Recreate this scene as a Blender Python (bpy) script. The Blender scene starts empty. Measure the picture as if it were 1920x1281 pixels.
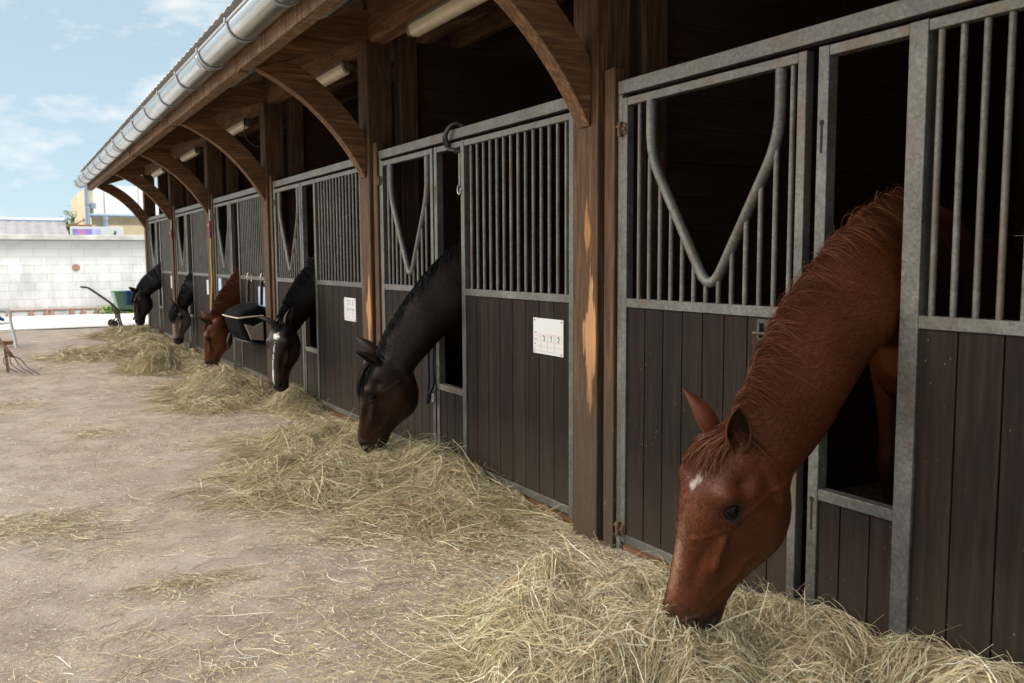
import bpy, bmesh, math, random
import numpy as np
from mathutils import Vector, Matrix

R = math.radians
random.seed(7)
rng = np.random.default_rng(11)
scene = bpy.context.scene
COL = scene.collection

# ------------------------------------------------------------------ camera
F_PX, YAW, PIT, ROL = 1656.99, R(30.001), R(-5.388), R(-0.323)
CAM = Vector((-2.668, 0.0, 1.492))
fw = Vector((math.sin(YAW) * math.cos(PIT), math.cos(YAW) * math.cos(PIT), math.sin(PIT)))
r0 = Vector((math.cos(YAW), -math.sin(YAW), 0))
u0 = r0.cross(fw)
rt = r0 * math.cos(ROL) + u0 * math.sin(ROL)
up = rt.cross(fw)
cd = bpy.data.cameras.new('camera')
cam = bpy.data.objects.new('camera', cd)
COL.objects.link(cam)
m = Matrix((rt, up, -fw)).transposed().to_4x4()
m.translation = CAM
cam.matrix_world = m
cd.sensor_width = 36
cd.lens = F_PX / 1920 * 36
cd.clip_start = 0.05
cd.clip_end = 3000
cd.dof.use_dof = True
cd.dof.focus_distance = 4.2
cd.dof.aperture_fstop = 5.0
scene.camera = cam

# ------------------------------------------------------------------ sky, sun, exposure
SUN_EL, SUN_AZ = R(50), R(-40)          # azimuth measured from +x towards +y
sdir = Vector((math.cos(SUN_EL) * math.cos(SUN_AZ), math.cos(SUN_EL) * math.sin(SUN_AZ), math.sin(SUN_EL)))
world = bpy.data.worlds.new('World')
scene.world = world
world.use_nodes = True
wt = world.node_tree
wt.nodes.clear()
wo = wt.nodes.new('ShaderNodeOutputWorld')
bg = wt.nodes.new('ShaderNodeBackground')
sky = wt.nodes.new('ShaderNodeTexSky')
sky.sky_type = 'NISHITA'
sky.sun_disc = False
sky.sun_elevation = SUN_EL
sky.sun_rotation = math.atan2(sdir.x, sdir.y)
sky.air_density = 0.8
sky.dust_density = 0.15
sky.ozone_density = 2.0
tc = wt.nodes.new('ShaderNodeTexCoord')
mp = wt.nodes.new('ShaderNodeMapping')
mp.inputs['Scale'].default_value = (1, 1, 2.2)
mp.inputs['Location'].default_value = (0.35, 0.1, 0.2)
nz = wt.nodes.new('ShaderNodeTexNoise')
nz.inputs['Scale'].default_value = 9.0
nz.inputs['Detail'].default_value = 9
nz.inputs['Roughness'].default_value = 0.58
rp = wt.nodes.new('ShaderNodeValToRGB')
rp.color_ramp.elements[0].position = 0.53
rp.color_ramp.elements[1].position = 0.75
rp.color_ramp.elements[0].color = (0.0, 0.0, 0.0, 1)
mx = wt.nodes.new('ShaderNodeMix')
mx.data_type = 'RGBA'
L = wt.links.new
# the bright cloud bank is made up: unseen, added to light the shaded yard
dt = wt.nodes.new('ShaderNodeVectorMath'); dt.operation = 'DOT_PRODUCT'
dt.inputs[1].default_value = (-0.62, 0.36, 0.70)
fill_bank = wt.nodes.new('ShaderNodeMapRange')
fill_bank.inputs['From Min'].default_value = 0.50; fill_bank.inputs['From Max'].default_value = 0.85
fill_bank.inputs['To Min'].default_value = 0.0; fill_bank.inputs['To Max'].default_value = 0.30
ad = wt.nodes.new('ShaderNodeMath'); ad.operation = 'ADD'
L(tc.outputs['Generated'], dt.inputs[0])
L(dt.outputs['Value'], fill_bank.inputs['Value'])
cc = wt.nodes.new('ShaderNodeMix'); cc.data_type = 'RGBA'
cc.inputs[6].default_value = (8.2, 8.1, 7.8, 1); cc.inputs[7].default_value = (34.0, 31.6, 28.6, 1)
bk2 = wt.nodes.new('ShaderNodeMath'); bk2.operation = 'MULTIPLY'; bk2.inputs[1].default_value = 3.33
L(fill_bank.outputs[0], bk2.inputs[0]); L(bk2.outputs[0], cc.inputs[0])
L(cc.outputs[2], mx.inputs[7])
L(tc.outputs['Generated'], mp.inputs['Vector'])
L(mp.outputs['Vector'], nz.inputs['Vector'])
L(nz.outputs['Fac'], ad.inputs[0]); L(fill_bank.outputs[0], ad.inputs[1])
L(ad.outputs[0], rp.inputs['Fac'])
L(rp.outputs['Color'], mx.inputs[0])
hz = wt.nodes.new('ShaderNodeMix'); hz.data_type = 'RGBA'
hz.inputs[0].default_value = 0.70; hz.inputs[7].default_value = (4.7, 6.1, 6.7, 1)
L(sky.outputs['Color'], hz.inputs[6])
L(hz.outputs[2], mx.inputs[6])
L(mx.outputs[2], bg.inputs['Color'])
bg.inputs['Strength'].default_value = 0.12
L(bg.outputs[0], wo.inputs[0])

sl = bpy.data.lights.new('sun', 'SUN')
sl.energy = 5.0
sl.angle = R(0.5)
sl.color = (1.0, 0.95, 0.87)
so = bpy.data.objects.new('sun', sl)
COL.objects.link(so)
so.rotation_euler = (-sdir).to_track_quat('-Z', 'Y').to_euler()
so.location = (10, -10, 20)

scene.view_settings.view_transform = 'Standard'
scene.view_settings.look = 'None'
scene.view_settings.gamma = 1.0
scene.view_settings.exposure = 0.17

# ------------------------------------------------------------------ helpers
class MB:
    """collects shapes; build() links them as one mesh object"""
    def __init__(s):
        s.v = []; s.f = []
    def add(s, vs, fs):
        o = len(s.v)
        s.v += [tuple(map(float, p)) for p in vs]
        s.f += [tuple(i + o for i in q) for q in fs]
        return s
    def box(s, x0, x1, y0, y1, z0, z1):
        x0, x1 = sorted((x0, x1)); y0, y1 = sorted((y0, y1)); z0, z1 = sorted((z0, z1))
        return s.add([(x0, y0, z0), (x1, y0, z0), (x1, y1, z0), (x0, y1, z0), (x0, y0, z1), (x1, y0, z1), (x1, y1, z1), (x0, y1, z1)],
                     [(0, 3, 2, 1), (4, 5, 6, 7), (0, 1, 5, 4), (1, 2, 6, 5), (2, 3, 7, 6), (3, 0, 4, 7)])
    def obox(s, c, ax, ay, az, h):
        c = Vector(c); vs = []
        for k in (-1, 1):
            for i, j in ((-1, -1), (1, -1), (1, 1), (-1, 1)):
                vs.append(c + Vector(ax) * i * h[0] + Vector(ay) * j * h[1] + Vector(az) * k * h[2])
        return s.add(vs, [(0, 3, 2, 1), (4, 5, 6, 7), (0, 1, 5, 4), (1, 2, 6, 5), (2, 3, 7, 6), (3, 0, 4, 7)])
    def tube(s, pts, r, n=10, cap=True):
        pts = [Vector(p) for p in pts]
        rs = r if hasattr(r, '__len__') else [r] * len(pts)
        t0 = (pts[1] - pts[0]).normalized()
        a = t0.orthogonal().normalized()
        vs = []; m_ = len(pts)
        for i, p in enumerate(pts):
            t = (pts[min(i + 1, m_ - 1)] - pts[max(i - 1, 0)]).normalized()
            a = (a - t * a.dot(t)).normalized()
            b = t.cross(a)
            for k in range(n):
                an = 2 * math.pi * k / n
                vs.append(p + (a * math.cos(an) + b * math.sin(an)) * rs[i])
        fs = []
        for i in range(m_ - 1):
            for k in range(n):
                k2 = (k + 1) % n
                fs.append((i * n + k, i * n + k2, (i + 1) * n + k2, (i + 1) * n + k))
        if cap:
            fs.append(tuple(range(n - 1, -1, -1)))
            fs.append(tuple((m_ - 1) * n + k for k in range(n)))
        return s.add(vs, fs)
    def prism(s, poly, axis, lo, hi):
        """poly: 2-d points on the two other axes (in xyz order), extruded along axis"""
        n = len(poly); vs = []
        for c in (lo, hi):
            for a, b in poly:
                vs.append({0: (c, a, b), 1: (a, c, b), 2: (a, b, c)}[axis])
        fs = [tuple(range(n)), tuple(range(2 * n - 1, n - 1, -1))]
        for i in range(n):
            j = (i + 1) % n
            fs.append((i, i + n, j + n, j))
        return s.add(vs, fs)
    def loft(s, rings, cap=True):
        n = len(rings[0]); vs = [p for r_ in rings for p in r_]; fs = []
        for i in range(len(rings) - 1):
            for k in range(n):
                k2 = (k + 1) % n
                fs.append((i * n + k, i * n + k2, (i + 1) * n + k2, (i + 1) * n + k))
        if cap:
            fs.append(tuple(range(n - 1, -1, -1)))
            fs.append(tuple((len(rings) - 1) * n + k for k in range(n)))
        return s.add(vs, fs)
    def sphere(s, c, r, nu=14, nv=9):
        rr = r if hasattr(r, '__len__') else (r, r, r)
        rings = []
        for j in range(1, nv):
            ph = math.pi * j / nv
            rings.append([(c[0] + rr[0] * math.sin(ph) * math.cos(2 * math.pi * i / nu), c[1] + rr[1] * math.sin(ph) * math.sin(2 * math.pi * i / nu), c[2] - rr[2] * math.cos(ph)) for i in range(nu)])
        return s.loft(rings)
    def build(s, name, mat, parent=None, smooth=None, bevel=0.0):
        o = link_mesh(name, s.v, s.f, mat, parent)
        if smooth is not None:
            me = o.data
            me.shade_smooth()
            if smooth < 180:
                me.set_sharp_from_angle(angle=R(smooth))
        if bevel:
            b = o.modifiers.new('bevel', 'BEVEL'); b.width = bevel; b.segments = 2; b.limit_method = 'ANGLE'; b.angle_limit = R(40)
            o.data.shade_smooth(); o.data.set_sharp_from_angle(angle=R(50))
        return o

ORIGIN = {}
def link_mesh(name, v, f, mat, parent=None):
    off = ORIGIN.get(parent.name, Vector()) if parent else Vector()
    me = bpy.data.meshes.new(name)
    v = [(p[0] - off[0], p[1] - off[1], p[2] - off[2]) for p in v]
    me.from_pydata(v, [], f)
    bm = bmesh.new(); bm.from_mesh(me); bmesh.ops.recalc_face_normals(bm, faces=bm.faces); bm.to_mesh(me); bm.free()
    if mat: me.materials.append(mat)
    o = bpy.data.objects.new(name, me)
    COL.objects.link(o)
    if parent:
        o.parent = parent
        ORIGIN[o.name] = off
    return o

def thing(name, label, cat, loc=(0, 0, 0), group=None):
    o = bpy.data.objects.new(name, None)
    COL.objects.link(o)
    o.location = loc
    o.empty_display_size = 0.2
    ORIGIN[o.name] = Vector(loc)
    o['label'] = label; o['category'] = cat
    if group: o['group'] = group
    return o

def tag(o, label, cat, group=None, kind=None):
    o['label'] = label; o['category'] = cat
    if group: o['group'] = group
    if kind: o['kind'] = kind
    return o

def copy_tree(o, parent=None):
    c = o.copy()
    COL.objects.link(c)
    if parent: c.parent = parent
    for ch in list(o.children):
        copy_tree(ch, c)
    return c

# ------------------------------------------------------------------ materials
def newmat(name):
    mt = bpy.data.materials.new(name)
    mt.use_nodes = True
    nt = mt.node_tree
    return mt, nt, nt.nodes['Principled BSDF']

def nd(nt, typ, **kw):
    n = nt.nodes.new(typ)
    for k, v in kw.items():
        if k in n.inputs.keys() if hasattr(n.inputs, 'keys') else False:
            n.inputs[k].default_value = v
        else:
            setattr(n, k, v)
    return n

def coords(nt, scale=(1, 1, 1), rand=False, kind='Object'):
    t = nt.nodes.new('ShaderNodeTexCoord')
    mpn = nt.nodes.new('ShaderNodeMapping')
    mpn.inputs['Scale'].default_value = scale
    nt.links.new(t.outputs[kind], mpn.inputs['Vector'])
    if rand:
        oi = nt.nodes.new('ShaderNodeObjectInfo')
        mu = nt.nodes.new('ShaderNodeMath'); mu.operation = 'MULTIPLY'; mu.inputs[1].default_value = 37.0
        nt.links.new(oi.outputs['Random'], mu.inputs[0])
        nt.links.new(mu.outputs[0], mpn.inputs['Location'])
    return mpn.outputs['Vector']

def noise(nt, vec, scale, detail=4, rough=0.55, dist=0.0):
    n = nt.nodes.new('ShaderNodeTexNoise')
    n.inputs['Scale'].default_value = scale
    n.inputs['Detail'].default_value = detail
    n.inputs['Roughness'].default_value = rough
    n.inputs['Distortion'].default_value = dist
    nt.links.new(vec, n.inputs['Vector'])
    return n.outputs['Fac']

def ramp(nt, fac, stops):
    r_ = nt.nodes.new('ShaderNodeValToRGB')
    e = r_.color_ramp.elements
    while len(e) < len(stops): e.new(0.5)
    for i, (p, c) in enumerate(stops):
        e[i].position = p
        e[i].color = (*c, 1) if len(c) == 3 else c
    nt.links.new(fac, r_.inputs['Fac'])
    return r_.outputs['Color']

def mix(nt, fac, a, b, mode='MIX'):
    mm = nt.nodes.new('ShaderNodeMix')
    mm.data_type = 'RGBA'; mm.blend_type = mode
    for i, v in ((0, fac), (6, a), (7, b)):
        if isinstance(v, (int, float)): mm.inputs[i].default_value = v
        elif isinstance(v, tuple): mm.inputs[i].default_value = (*v, 1) if len(v) == 3 else v
        else: nt.links.new(v, mm.inputs[i])
    return mm.outputs[2]

def math_(nt, op, a, b=None, clamp=False):
    mm = nt.nodes.new('ShaderNodeMath'); mm.operation = op; mm.use_clamp = clamp
    for i, v in enumerate((a, b)):
        if v is None: continue
        if isinstance(v, (int, float)): mm.inputs[i].default_value = v
        else: nt.links.new(v, mm.inputs[i])
    return mm.outputs[0]

def bump(nt, bs, h, strength=0.3, dist=0.01):
    b = nt.nodes.new('ShaderNodeBump')
    b.inputs['Strength'].default_value = strength
    b.inputs['Distance'].default_value = dist
    nt.links.new(h, b.inputs['Height'])
    nt.links.new(b.outputs[0], bs.inputs['Normal'])

def plain(name, col, rough=0.6, metal=0.0, var=0.12, scale=12):
    mt, nt, bs = newmat(name)
    v = coords(nt, rand=True)
    f = noise(nt, v, scale, 5)
    c = ramp(nt, f, [(0.3, tuple(x * (1 - var) for x in col)), (0.7, tuple(min(1, x * (1 + var)) for x in col))])
    nt.links.new(c, bs.inputs['Base Color'])
    bs.inputs['Roughness'].default_value = rough
    bs.inputs['Metallic'].default_value = metal
    bump(nt, bs, f, 0.08, 0.004)
    return mt

def wood(name, axis, cols, worn=None, dust=False, rough=0.75, streak=False):
    """grain runs along axis; worn = list of (centre, half-size, colour) bare-wood patches in object space"""
    mt, nt, bs = newmat(name)
    sc = [14.0, 14.0, 14.0]; sc[axis] = 0.9
    v = coords(nt, tuple(sc), rand=True)
    g = noise(nt, v, 2.2, 8, 0.65, 1.2)
    v2 = coords(nt, (1, 1, 1), rand=True)
    big = noise(nt, v2, 1.7, 4)
    fine = noise(nt, v, 9.0, 3, 0.6)
    c = ramp(nt, g, [(0.25, cols[0]), (0.5, cols[1]), (0.72, cols[2])])
    c = mix(nt, math_(nt, 'MULTIPLY', big, 0.75), c, cols[0], 'MIX')
    kn = nt.nodes.new('ShaderNodeTexVoronoi'); kn.inputs['Scale'].default_value = 5.0
    ks = [1.0, 1.0, 1.0]; ks[axis] = 0.45
    nt.links.new(coords(nt, tuple(ks), rand=True), kn.inputs['Vector'])
    kk = ramp(nt, kn.outputs['Distance'], [(0.03, (1, 1, 1)), (0.10, (0, 0, 0))])
    c = mix(nt, kk, c, tuple(x * 0.35 for x in cols[0]))
    if worn:
        t = nt.nodes.new('ShaderNodeTexCoord')
        for (cy, cz, hy, hz, col) in worn:
            sp = nt.nodes.new('ShaderNodeSeparateXYZ'); nt.links.new(t.outputs['Object'], sp.inputs[0])
            wob = noise(nt, coords(nt, (5, 9, 1.6)), 2.4, 5, 0.62)
            wb = math_(nt, 'MULTIPLY', math_(nt, 'SUBTRACT', wob, 0.5), 2.4)
            dy = math_(nt, 'DIVIDE', math_(nt, 'ABSOLUTE', math_(nt, 'SUBTRACT', sp.outputs['Y'], cy)), hy)
            dz = math_(nt, 'DIVIDE', math_(nt, 'ABSOLUTE', math_(nt, 'SUBTRACT', sp.outputs['Z'], cz)), hz)
            dd = math_(nt, 'ADD', math_(nt, 'ADD', dy, dz), wb)
            mk = ramp(nt, dd, [(0.72, (1, 1, 1)), (0.98, (0, 0, 0))])
            bare = ramp(nt, g, [(0.3, tuple(x * 0.40 for x in col)), (0.48, tuple(x * 0.85 for x in col)), (0.7, tuple(min(1, x * 1.15) for x in col))])
            c = mix(nt, mk, c, bare)
    if streak:      # rain stains running down the face
        sk = ramp(nt, noise(nt, coords(nt, (2, 9, 0.7)), 2.0, 6, 0.65), [(0.40, (1, 1, 1)), (0.60, (0, 0, 0))])
        c = mix(nt, math_(nt, 'MULTIPLY', sk, 0.75), c, (0.055, 0.034, 0.022))
    if axis == 2:
        t = nt.nodes.new('ShaderNodeTexCoord'); sp = nt.nodes.new('ShaderNodeSeparateXYZ'); nt.links.new(t.outputs['Object'], sp.inputs[0])
        low = math_(nt, 'MULTIPLY', math_(nt, 'SUBTRACT', math_(nt, 'ADD', 0.55, math_(nt, 'MULTIPLY', g, 0.9)), sp.outputs['Z']), 2.2, True)
        c = mix(nt, math_(nt, 'MULTIPLY', low, 0.7), c, (0.060, 0.046, 0.034))
        flk = ramp(nt, noise(nt, coords(nt, (1, 1, .4), rand=True), 70, 3, .6), [(0.66, (0, 0, 0)), (0.70, (1, 1, 1))])
        c = mix(nt, math_(nt, 'MULTIPLY', flk, math_(nt, 'ADD', 0.12, math_(nt, 'MULTIPLY', low, 0.3))), c, (0.33, 0.26, 0.17))
    if dust:
        vo = nt.nodes.new('ShaderNodeTexVoronoi'); vo.inputs['Scale'].default_value = 16
        nt.links.new(coords(nt, (1, 1, 0.5), rand=True), vo.inputs['Vector'])
        d = ramp(nt, vo.outputs['Distance'], [(0.03, (1, 1, 1)), (0.07, (0, 0, 0))])
        d2 = ramp(nt, noise(nt, v2, 1.3, 2), [(0.52, (0, 0, 0)), (0.62, (1, 1, 1))])
        c = mix(nt, math_(nt, 'MULTIPLY', d, math_(nt, 'MULTIPLY', d2, 0.5)), c, (0.4, 0.34, 0.25))
    nt.links.new(c, bs.inputs['Base Color'])
    bs.inputs['Roughness'].default_value = rough
    bs.inputs['Specular IOR Level'].default_value = 0.25
    bump(nt, bs, math_(nt, 'ADD', g, math_(nt, 'MULTIPLY', fine, 0.5)), 0.6, 0.008)
    return mt

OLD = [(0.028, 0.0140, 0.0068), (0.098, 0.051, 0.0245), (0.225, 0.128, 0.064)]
DARK = [(0.022, 0.011, 0.007), (0.045, 0.021, 0.012), (0.075, 0.035, 0.019)]
EAVE = [(0.11, 0.062, 0.035), (0.30, 0.178, 0.10), (0.52, 0.34, 0.205)]
BARE = (0.46, 0.245, 0.115)
M = {}
LIT = [tuple(min(1, x * 1.75) for x in c) for c in OLD]  # OLD brightened in colour to make up for the shade under the eaves
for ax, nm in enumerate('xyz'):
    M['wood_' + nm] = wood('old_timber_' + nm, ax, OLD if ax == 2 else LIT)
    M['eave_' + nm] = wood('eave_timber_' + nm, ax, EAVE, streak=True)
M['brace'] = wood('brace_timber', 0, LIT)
M['post_worn'] = wood('post_worn', 2, OLD, worn=[(-0.048, 1.08, 0.075, 0.42, BARE), (-0.02, 1.62, 0.035, 0.2, (0.35, 0.17, 0.07))])
M['post_worn_b'] = wood('post_worn_b', 2, OLD, worn=[(-0.04, 1.05, 0.05, 0.45, (0.5, 0.24, 0.09))])
M['partition'] = wood('partition_boards', 0, DARK, dust=True)
M['backwall'] = wood('back_boards', 1, DARK)

def galvanised(name, rust=0.45):
    mt, nt, bs = newmat(name)
    v = coords(nt, rand=True)
    vo = nt.nodes.new('ShaderNodeTexVoronoi'); vo.inputs['Scale'].default_value = 90
    nt.links.new(v, vo.inputs['Vector'])
    f = noise(nt, v, 3.5, 8, 0.7)
    fine = noise(nt, v, 130, 3, 0.6)
    c = ramp(nt, f, [(0.3, (0.060, 0.064, 0.060)), (0.55, (0.118, 0.121, 0.110)), (0.75, (0.19, 0.19, 0.168))])
    bwn = nt.nodes.new('ShaderNodeRGBToBW'); nt.links.new(vo.outputs['Color'], bwn.inputs[0])
    c = mix(nt, 0.35, c, bwn.outputs[0], 'SOFT_LIGHT')
    st = ramp(nt, noise(nt, coords(nt, (1, 1, 0.5), rand=True), 5, 7, 0.7), [(0.50, (0, 0, 0)), (0.70, (1, 1, 1))])
    c = mix(nt, math_(nt, 'MULTIPLY', st, min(1.0, rust * 2.0)), c, (0.105, 0.066, 0.036))
    sp = ramp(nt, fine, [(0.66, (0, 0, 0)), (0.72, (1, 1, 1))])
    c = mix(nt, math_(nt, 'MULTIPLY', sp, 0.40), c, (0.36, 0.36, 0.32))
    nt.links.new(c, bs.inputs['Base Color'])
    bs.inputs['Metallic'].default_value = 0.35
    ro = ramp(nt, f, [(0.2, (0.42,) * 3), (0.8, (0.62,) * 3)])
    nt.links.new(ro, bs.inputs['Roughness'])
    bump(nt, bs, fine, 0.35, 0.002)
    return mt
M['galv'] = galvanised('galvanised_steel')
M['galv_old'] = galvanised('galvanised_steel_stained', 0.75)

def boards():
    mt, nt, bs = newmat('dark_boards')
    v = coords(nt, (9, 9, 0.6), rand=True)
    g = noise(nt, v, 3.5, 7, 0.65, 0.6)
    v1 = coords(nt, rand=True)
    big = noise(nt, v1, 2.6, 4)
    c = ramp(nt, g, [(0.3, (0.0095, 0.0064, 0.0047)), (0.55, (0.0212, 0.0144, 0.0105)), (0.75, (0.043, 0.031, 0.0225))])
    c = mix(nt, math_(nt, 'MULTIPLY', big, 0.5), c, (0.012, 0.0082, 0.0066))
    tt_ = nt.nodes.new('ShaderNodeTexCoord'); sx = nt.nodes.new('ShaderNodeSeparateXYZ'); nt.links.new(tt_.outputs['Object'], sx.inputs[0])
    wn = nt.nodes.new('ShaderNodeTexWhiteNoise'); wn.noise_dimensions = '1D'
    nt.links.new(math_(nt, 'FLOOR', math_(nt, 'MULTIPLY', sx.outputs['Y'], 7.0)), wn.inputs['W'])
    c = mix(nt, 1.0, c, ramp(nt, wn.outputs['Value'], [(0.0, (0.78,) * 3), (1.0, (1.22,) * 3)]), 'MULTIPLY')
    vo = nt.nodes.new('ShaderNodeTexVoronoi'); vo.inputs['Scale'].default_value = 42
    nt.links.new(coords(nt, (1, 1, 0.6), rand=True), vo.inputs['Vector'])
    d = ramp(nt, vo.outputs['Distance'], [(0.06, (1, 1, 1)), (0.11, (0, 0, 0))])
    d2 = ramp(nt, noise(nt, v1, 6, 3), [(0.50, (0, 0, 0)), (0.66, (1, 1, 1))])
    c = mix(nt, math_(nt, 'MULTIPLY', d, math_(nt, 'MULTIPLY', d2, 0.7)), c, (0.30, 0.25, 0.18))
    # mud splashed on the foot of the boards
    t = nt.nodes.new('ShaderNodeTexCoord'); sp = nt.nodes.new('ShaderNodeSeparateXYZ'); nt.links.new(t.outputs['Object'], sp.inputs[0])
    low = math_(nt, 'SUBTRACT', math_(nt, 'ADD', 0.42, math_(nt, 'MULTIPLY', big, 0.3)), sp.outputs['Z'], True)
    c = mix(nt, math_(nt, 'MULTIPLY', low, 0.75, True), c, (0.075, 0.057, 0.040))
    sc = noise(nt, coords(nt, (3, 30, 30), rand=True), 6, 2)
    scm = ramp(nt, sc, [(0.70, (0, 0, 0)), (0.74, (1, 1, 1))])
    c = mix(nt, math_(nt, 'MULTIPLY', scm, 0.4), c, (0.14, 0.115, 0.09))
    nt.links.new(c, bs.inputs['Base Color'])
    bs.inputs['Roughness'].default_value = 0.72
    bs.inputs['Specular IOR Level'].default_value = 0.13
    bump(nt, bs, g, 0.3, 0.002)
    return mt
M['boards'] = boards()
M['groove'] = plain('groove_black', (0.012, 0.010, 0.009), 0.9)
M['black'] = plain('black_rubber', (0.012, 0.012, 0.013), 0.55)
M['iron'] = plain('dark_iron', (0.06, 0.05, 0.045), 0.55, 0.5, 0.4, 40)
M['rusty'] = plain('rusty_iron', (0.10, 0.055, 0.03), 0.8, 0.1, 0.5, 60)
M['white_plastic'] = plain('white_plastic', (0.72, 0.74, 0.74), 0.4, 0, 0.04)
M['lampwhite'] = plain('lamp_diffuser', (0.62, 0.55, 0.42), 0.35, 0, 0.15, 6)
M['lampgrey'] = plain('lamp_housing', (0.13, 0.12, 0.10), 0.6)
M['ink'] = plain('black_ink', (0.03, 0.03, 0.035), 0.7)
M['redink'] = plain('red_ink', (0.5, 0.16, 0.14), 0.7)
M['card'] = plain('white_card', (0.56, 0.585, 0.59), 0.45, 0, 0.04, 3)
M['cardblue'] = plain('blue_card', (0.42, 0.55, 0.72), 0.45, 0, 0.1, 3)
M['red'] = plain('red_plastic', (0.26, 0.03, 0.028), 0.45)
M['yellow'] = plain('yellow_hose', (0.50, 0.37, 0.06), 0.5)
M['green'] = plain('green_tub', (0.17, 0.34, 0.24), 0.5, 0, 0.2, 4)
M['bluecloth'] = plain('blue_cloth', (0.03, 0.09, 0.26), 0.9, 0, 0.5, 9)
M['navy'] = plain('navy_rope', (0.012, 0.015, 0.03), 0.9, 0, 0.5, 90)
M['bagblack'] = plain('black_canvas', (0.006, 0.006, 0.0075), 0.9, 0, 0.4, 30)
M['bagblack'].node_tree.nodes['Principled BSDF'].inputs['Specular IOR Level'].default_value = 0.06
M['baggrey'] = plain('grey_canvas', (0.20, 0.16, 0.13), 0.85, 0, 0.2, 30)
M['piping'] = plain('cream_piping', (0.55, 0.47, 0.38), 0.8)
M['steelbright'] = plain('bright_steel', (0.5, 0.5, 0.5), 0.3, 0.9)
M['handlewood'] = plain('tool_wood', (0.22, 0.10, 0.05), 0.6, 0, 0.35, 20)

def zinc():
    mt, nt, bs = newmat('zinc_gutter')
    v = coords(nt, (3, 0.35, 3))
    f = noise(nt, v, 3, 5)
    c = ramp(nt, f, [(0.3, (0.40, 0.43, 0.46)), (0.7, (0.58, 0.61, 0.64))])
    nt.links.new(c, bs.inputs['Base Color'])
    bs.inputs['Metallic'].default_value = 0.95
    bs.inputs['Roughness'].default_value = 0.22
    bump(nt, bs, f, 0.12, 0.01)
    return mt
M['zinc'] = zinc()
M['zincdull'] = plain('zinc_bracket', (0.34, 0.37, 0.40), 0.5, 0.5)
def sheet():
    mt, nt, bs = newmat('roof_sheet')
    f = noise(nt, coords(nt, (2, 2, 2)), 2, 6, 0.65)
    c = ramp(nt, f, [(0.3, (0.42, 0.42, 0.40)), (0.7, (0.62, 0.62, 0.60))])
    nt.links.new(c, bs.inputs['Base Color'])
    bs.inputs['Roughness'].default_value = 0.6
    return mt
M['sheet'] = sheet()

def vcol(name, attr, rough, spec=0.3, bumpscale=None, bstr=0.2, sheen=0.0, aniso=None):
    mt, nt, bs = newmat(name)
    a = nt.nodes.new('ShaderNodeAttribute'); a.attribute_name = attr
    c = a.outputs['Color']
    if bumpscale:
        v = coords(nt, aniso or (1, 1, 1))
        f = noise(nt, v, bumpscale, 4, 0.6)
        c = mix(nt, 0.5, c, ramp(nt, f, [(0.3, (0.55,) * 3), (0.7, (1.35,) * 3)]), 'MULTIPLY')
        g = noise(nt, coords(nt), 7, 4, 0.6)
        c = mix(nt, 0.6, c, ramp(nt, g, [(0.3, (0.72,) * 3), (0.7, (1.25,) * 3)]), 'MULTIPLY')
        bump(nt, bs, f, bstr, 0.004)
    nt.links.new(c, bs.inputs['Base Color'])
    bs.inputs['Roughness'].default_value = rough
    bs.inputs['Specular IOR Level'].default_value = spec
    if sheen:
        bs.inputs['Sheen Weight'].default_value = sheen
        bs.inputs['Sheen Roughness'].default_value = 0.4
    return mt
M['hay'] = vcol('hay', 'tint', 0.7, 0.2)
M['coat'] = vcol('horse_coat', 'coat', 0.43, 0.26, 240, 0.25, 0.0, (1.0, 1.0, 0.28))
M['hair'] = vcol('horse_hair', 'tint', 0.5, 0.22)
M['eye'] = plain('eye_dark', (0.004, 0.003, 0.0025), 0.10)
M['eye'].node_tree.nodes['Principled BSDF'].inputs['Specular IOR Level'].default_value = 0.12
M['leaf'] = vcol('leaf', 'tint', 0.6, 0.25)
M['bark'] = plain('bark', (0.12, 0.09, 0.06), 0.9)

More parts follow.
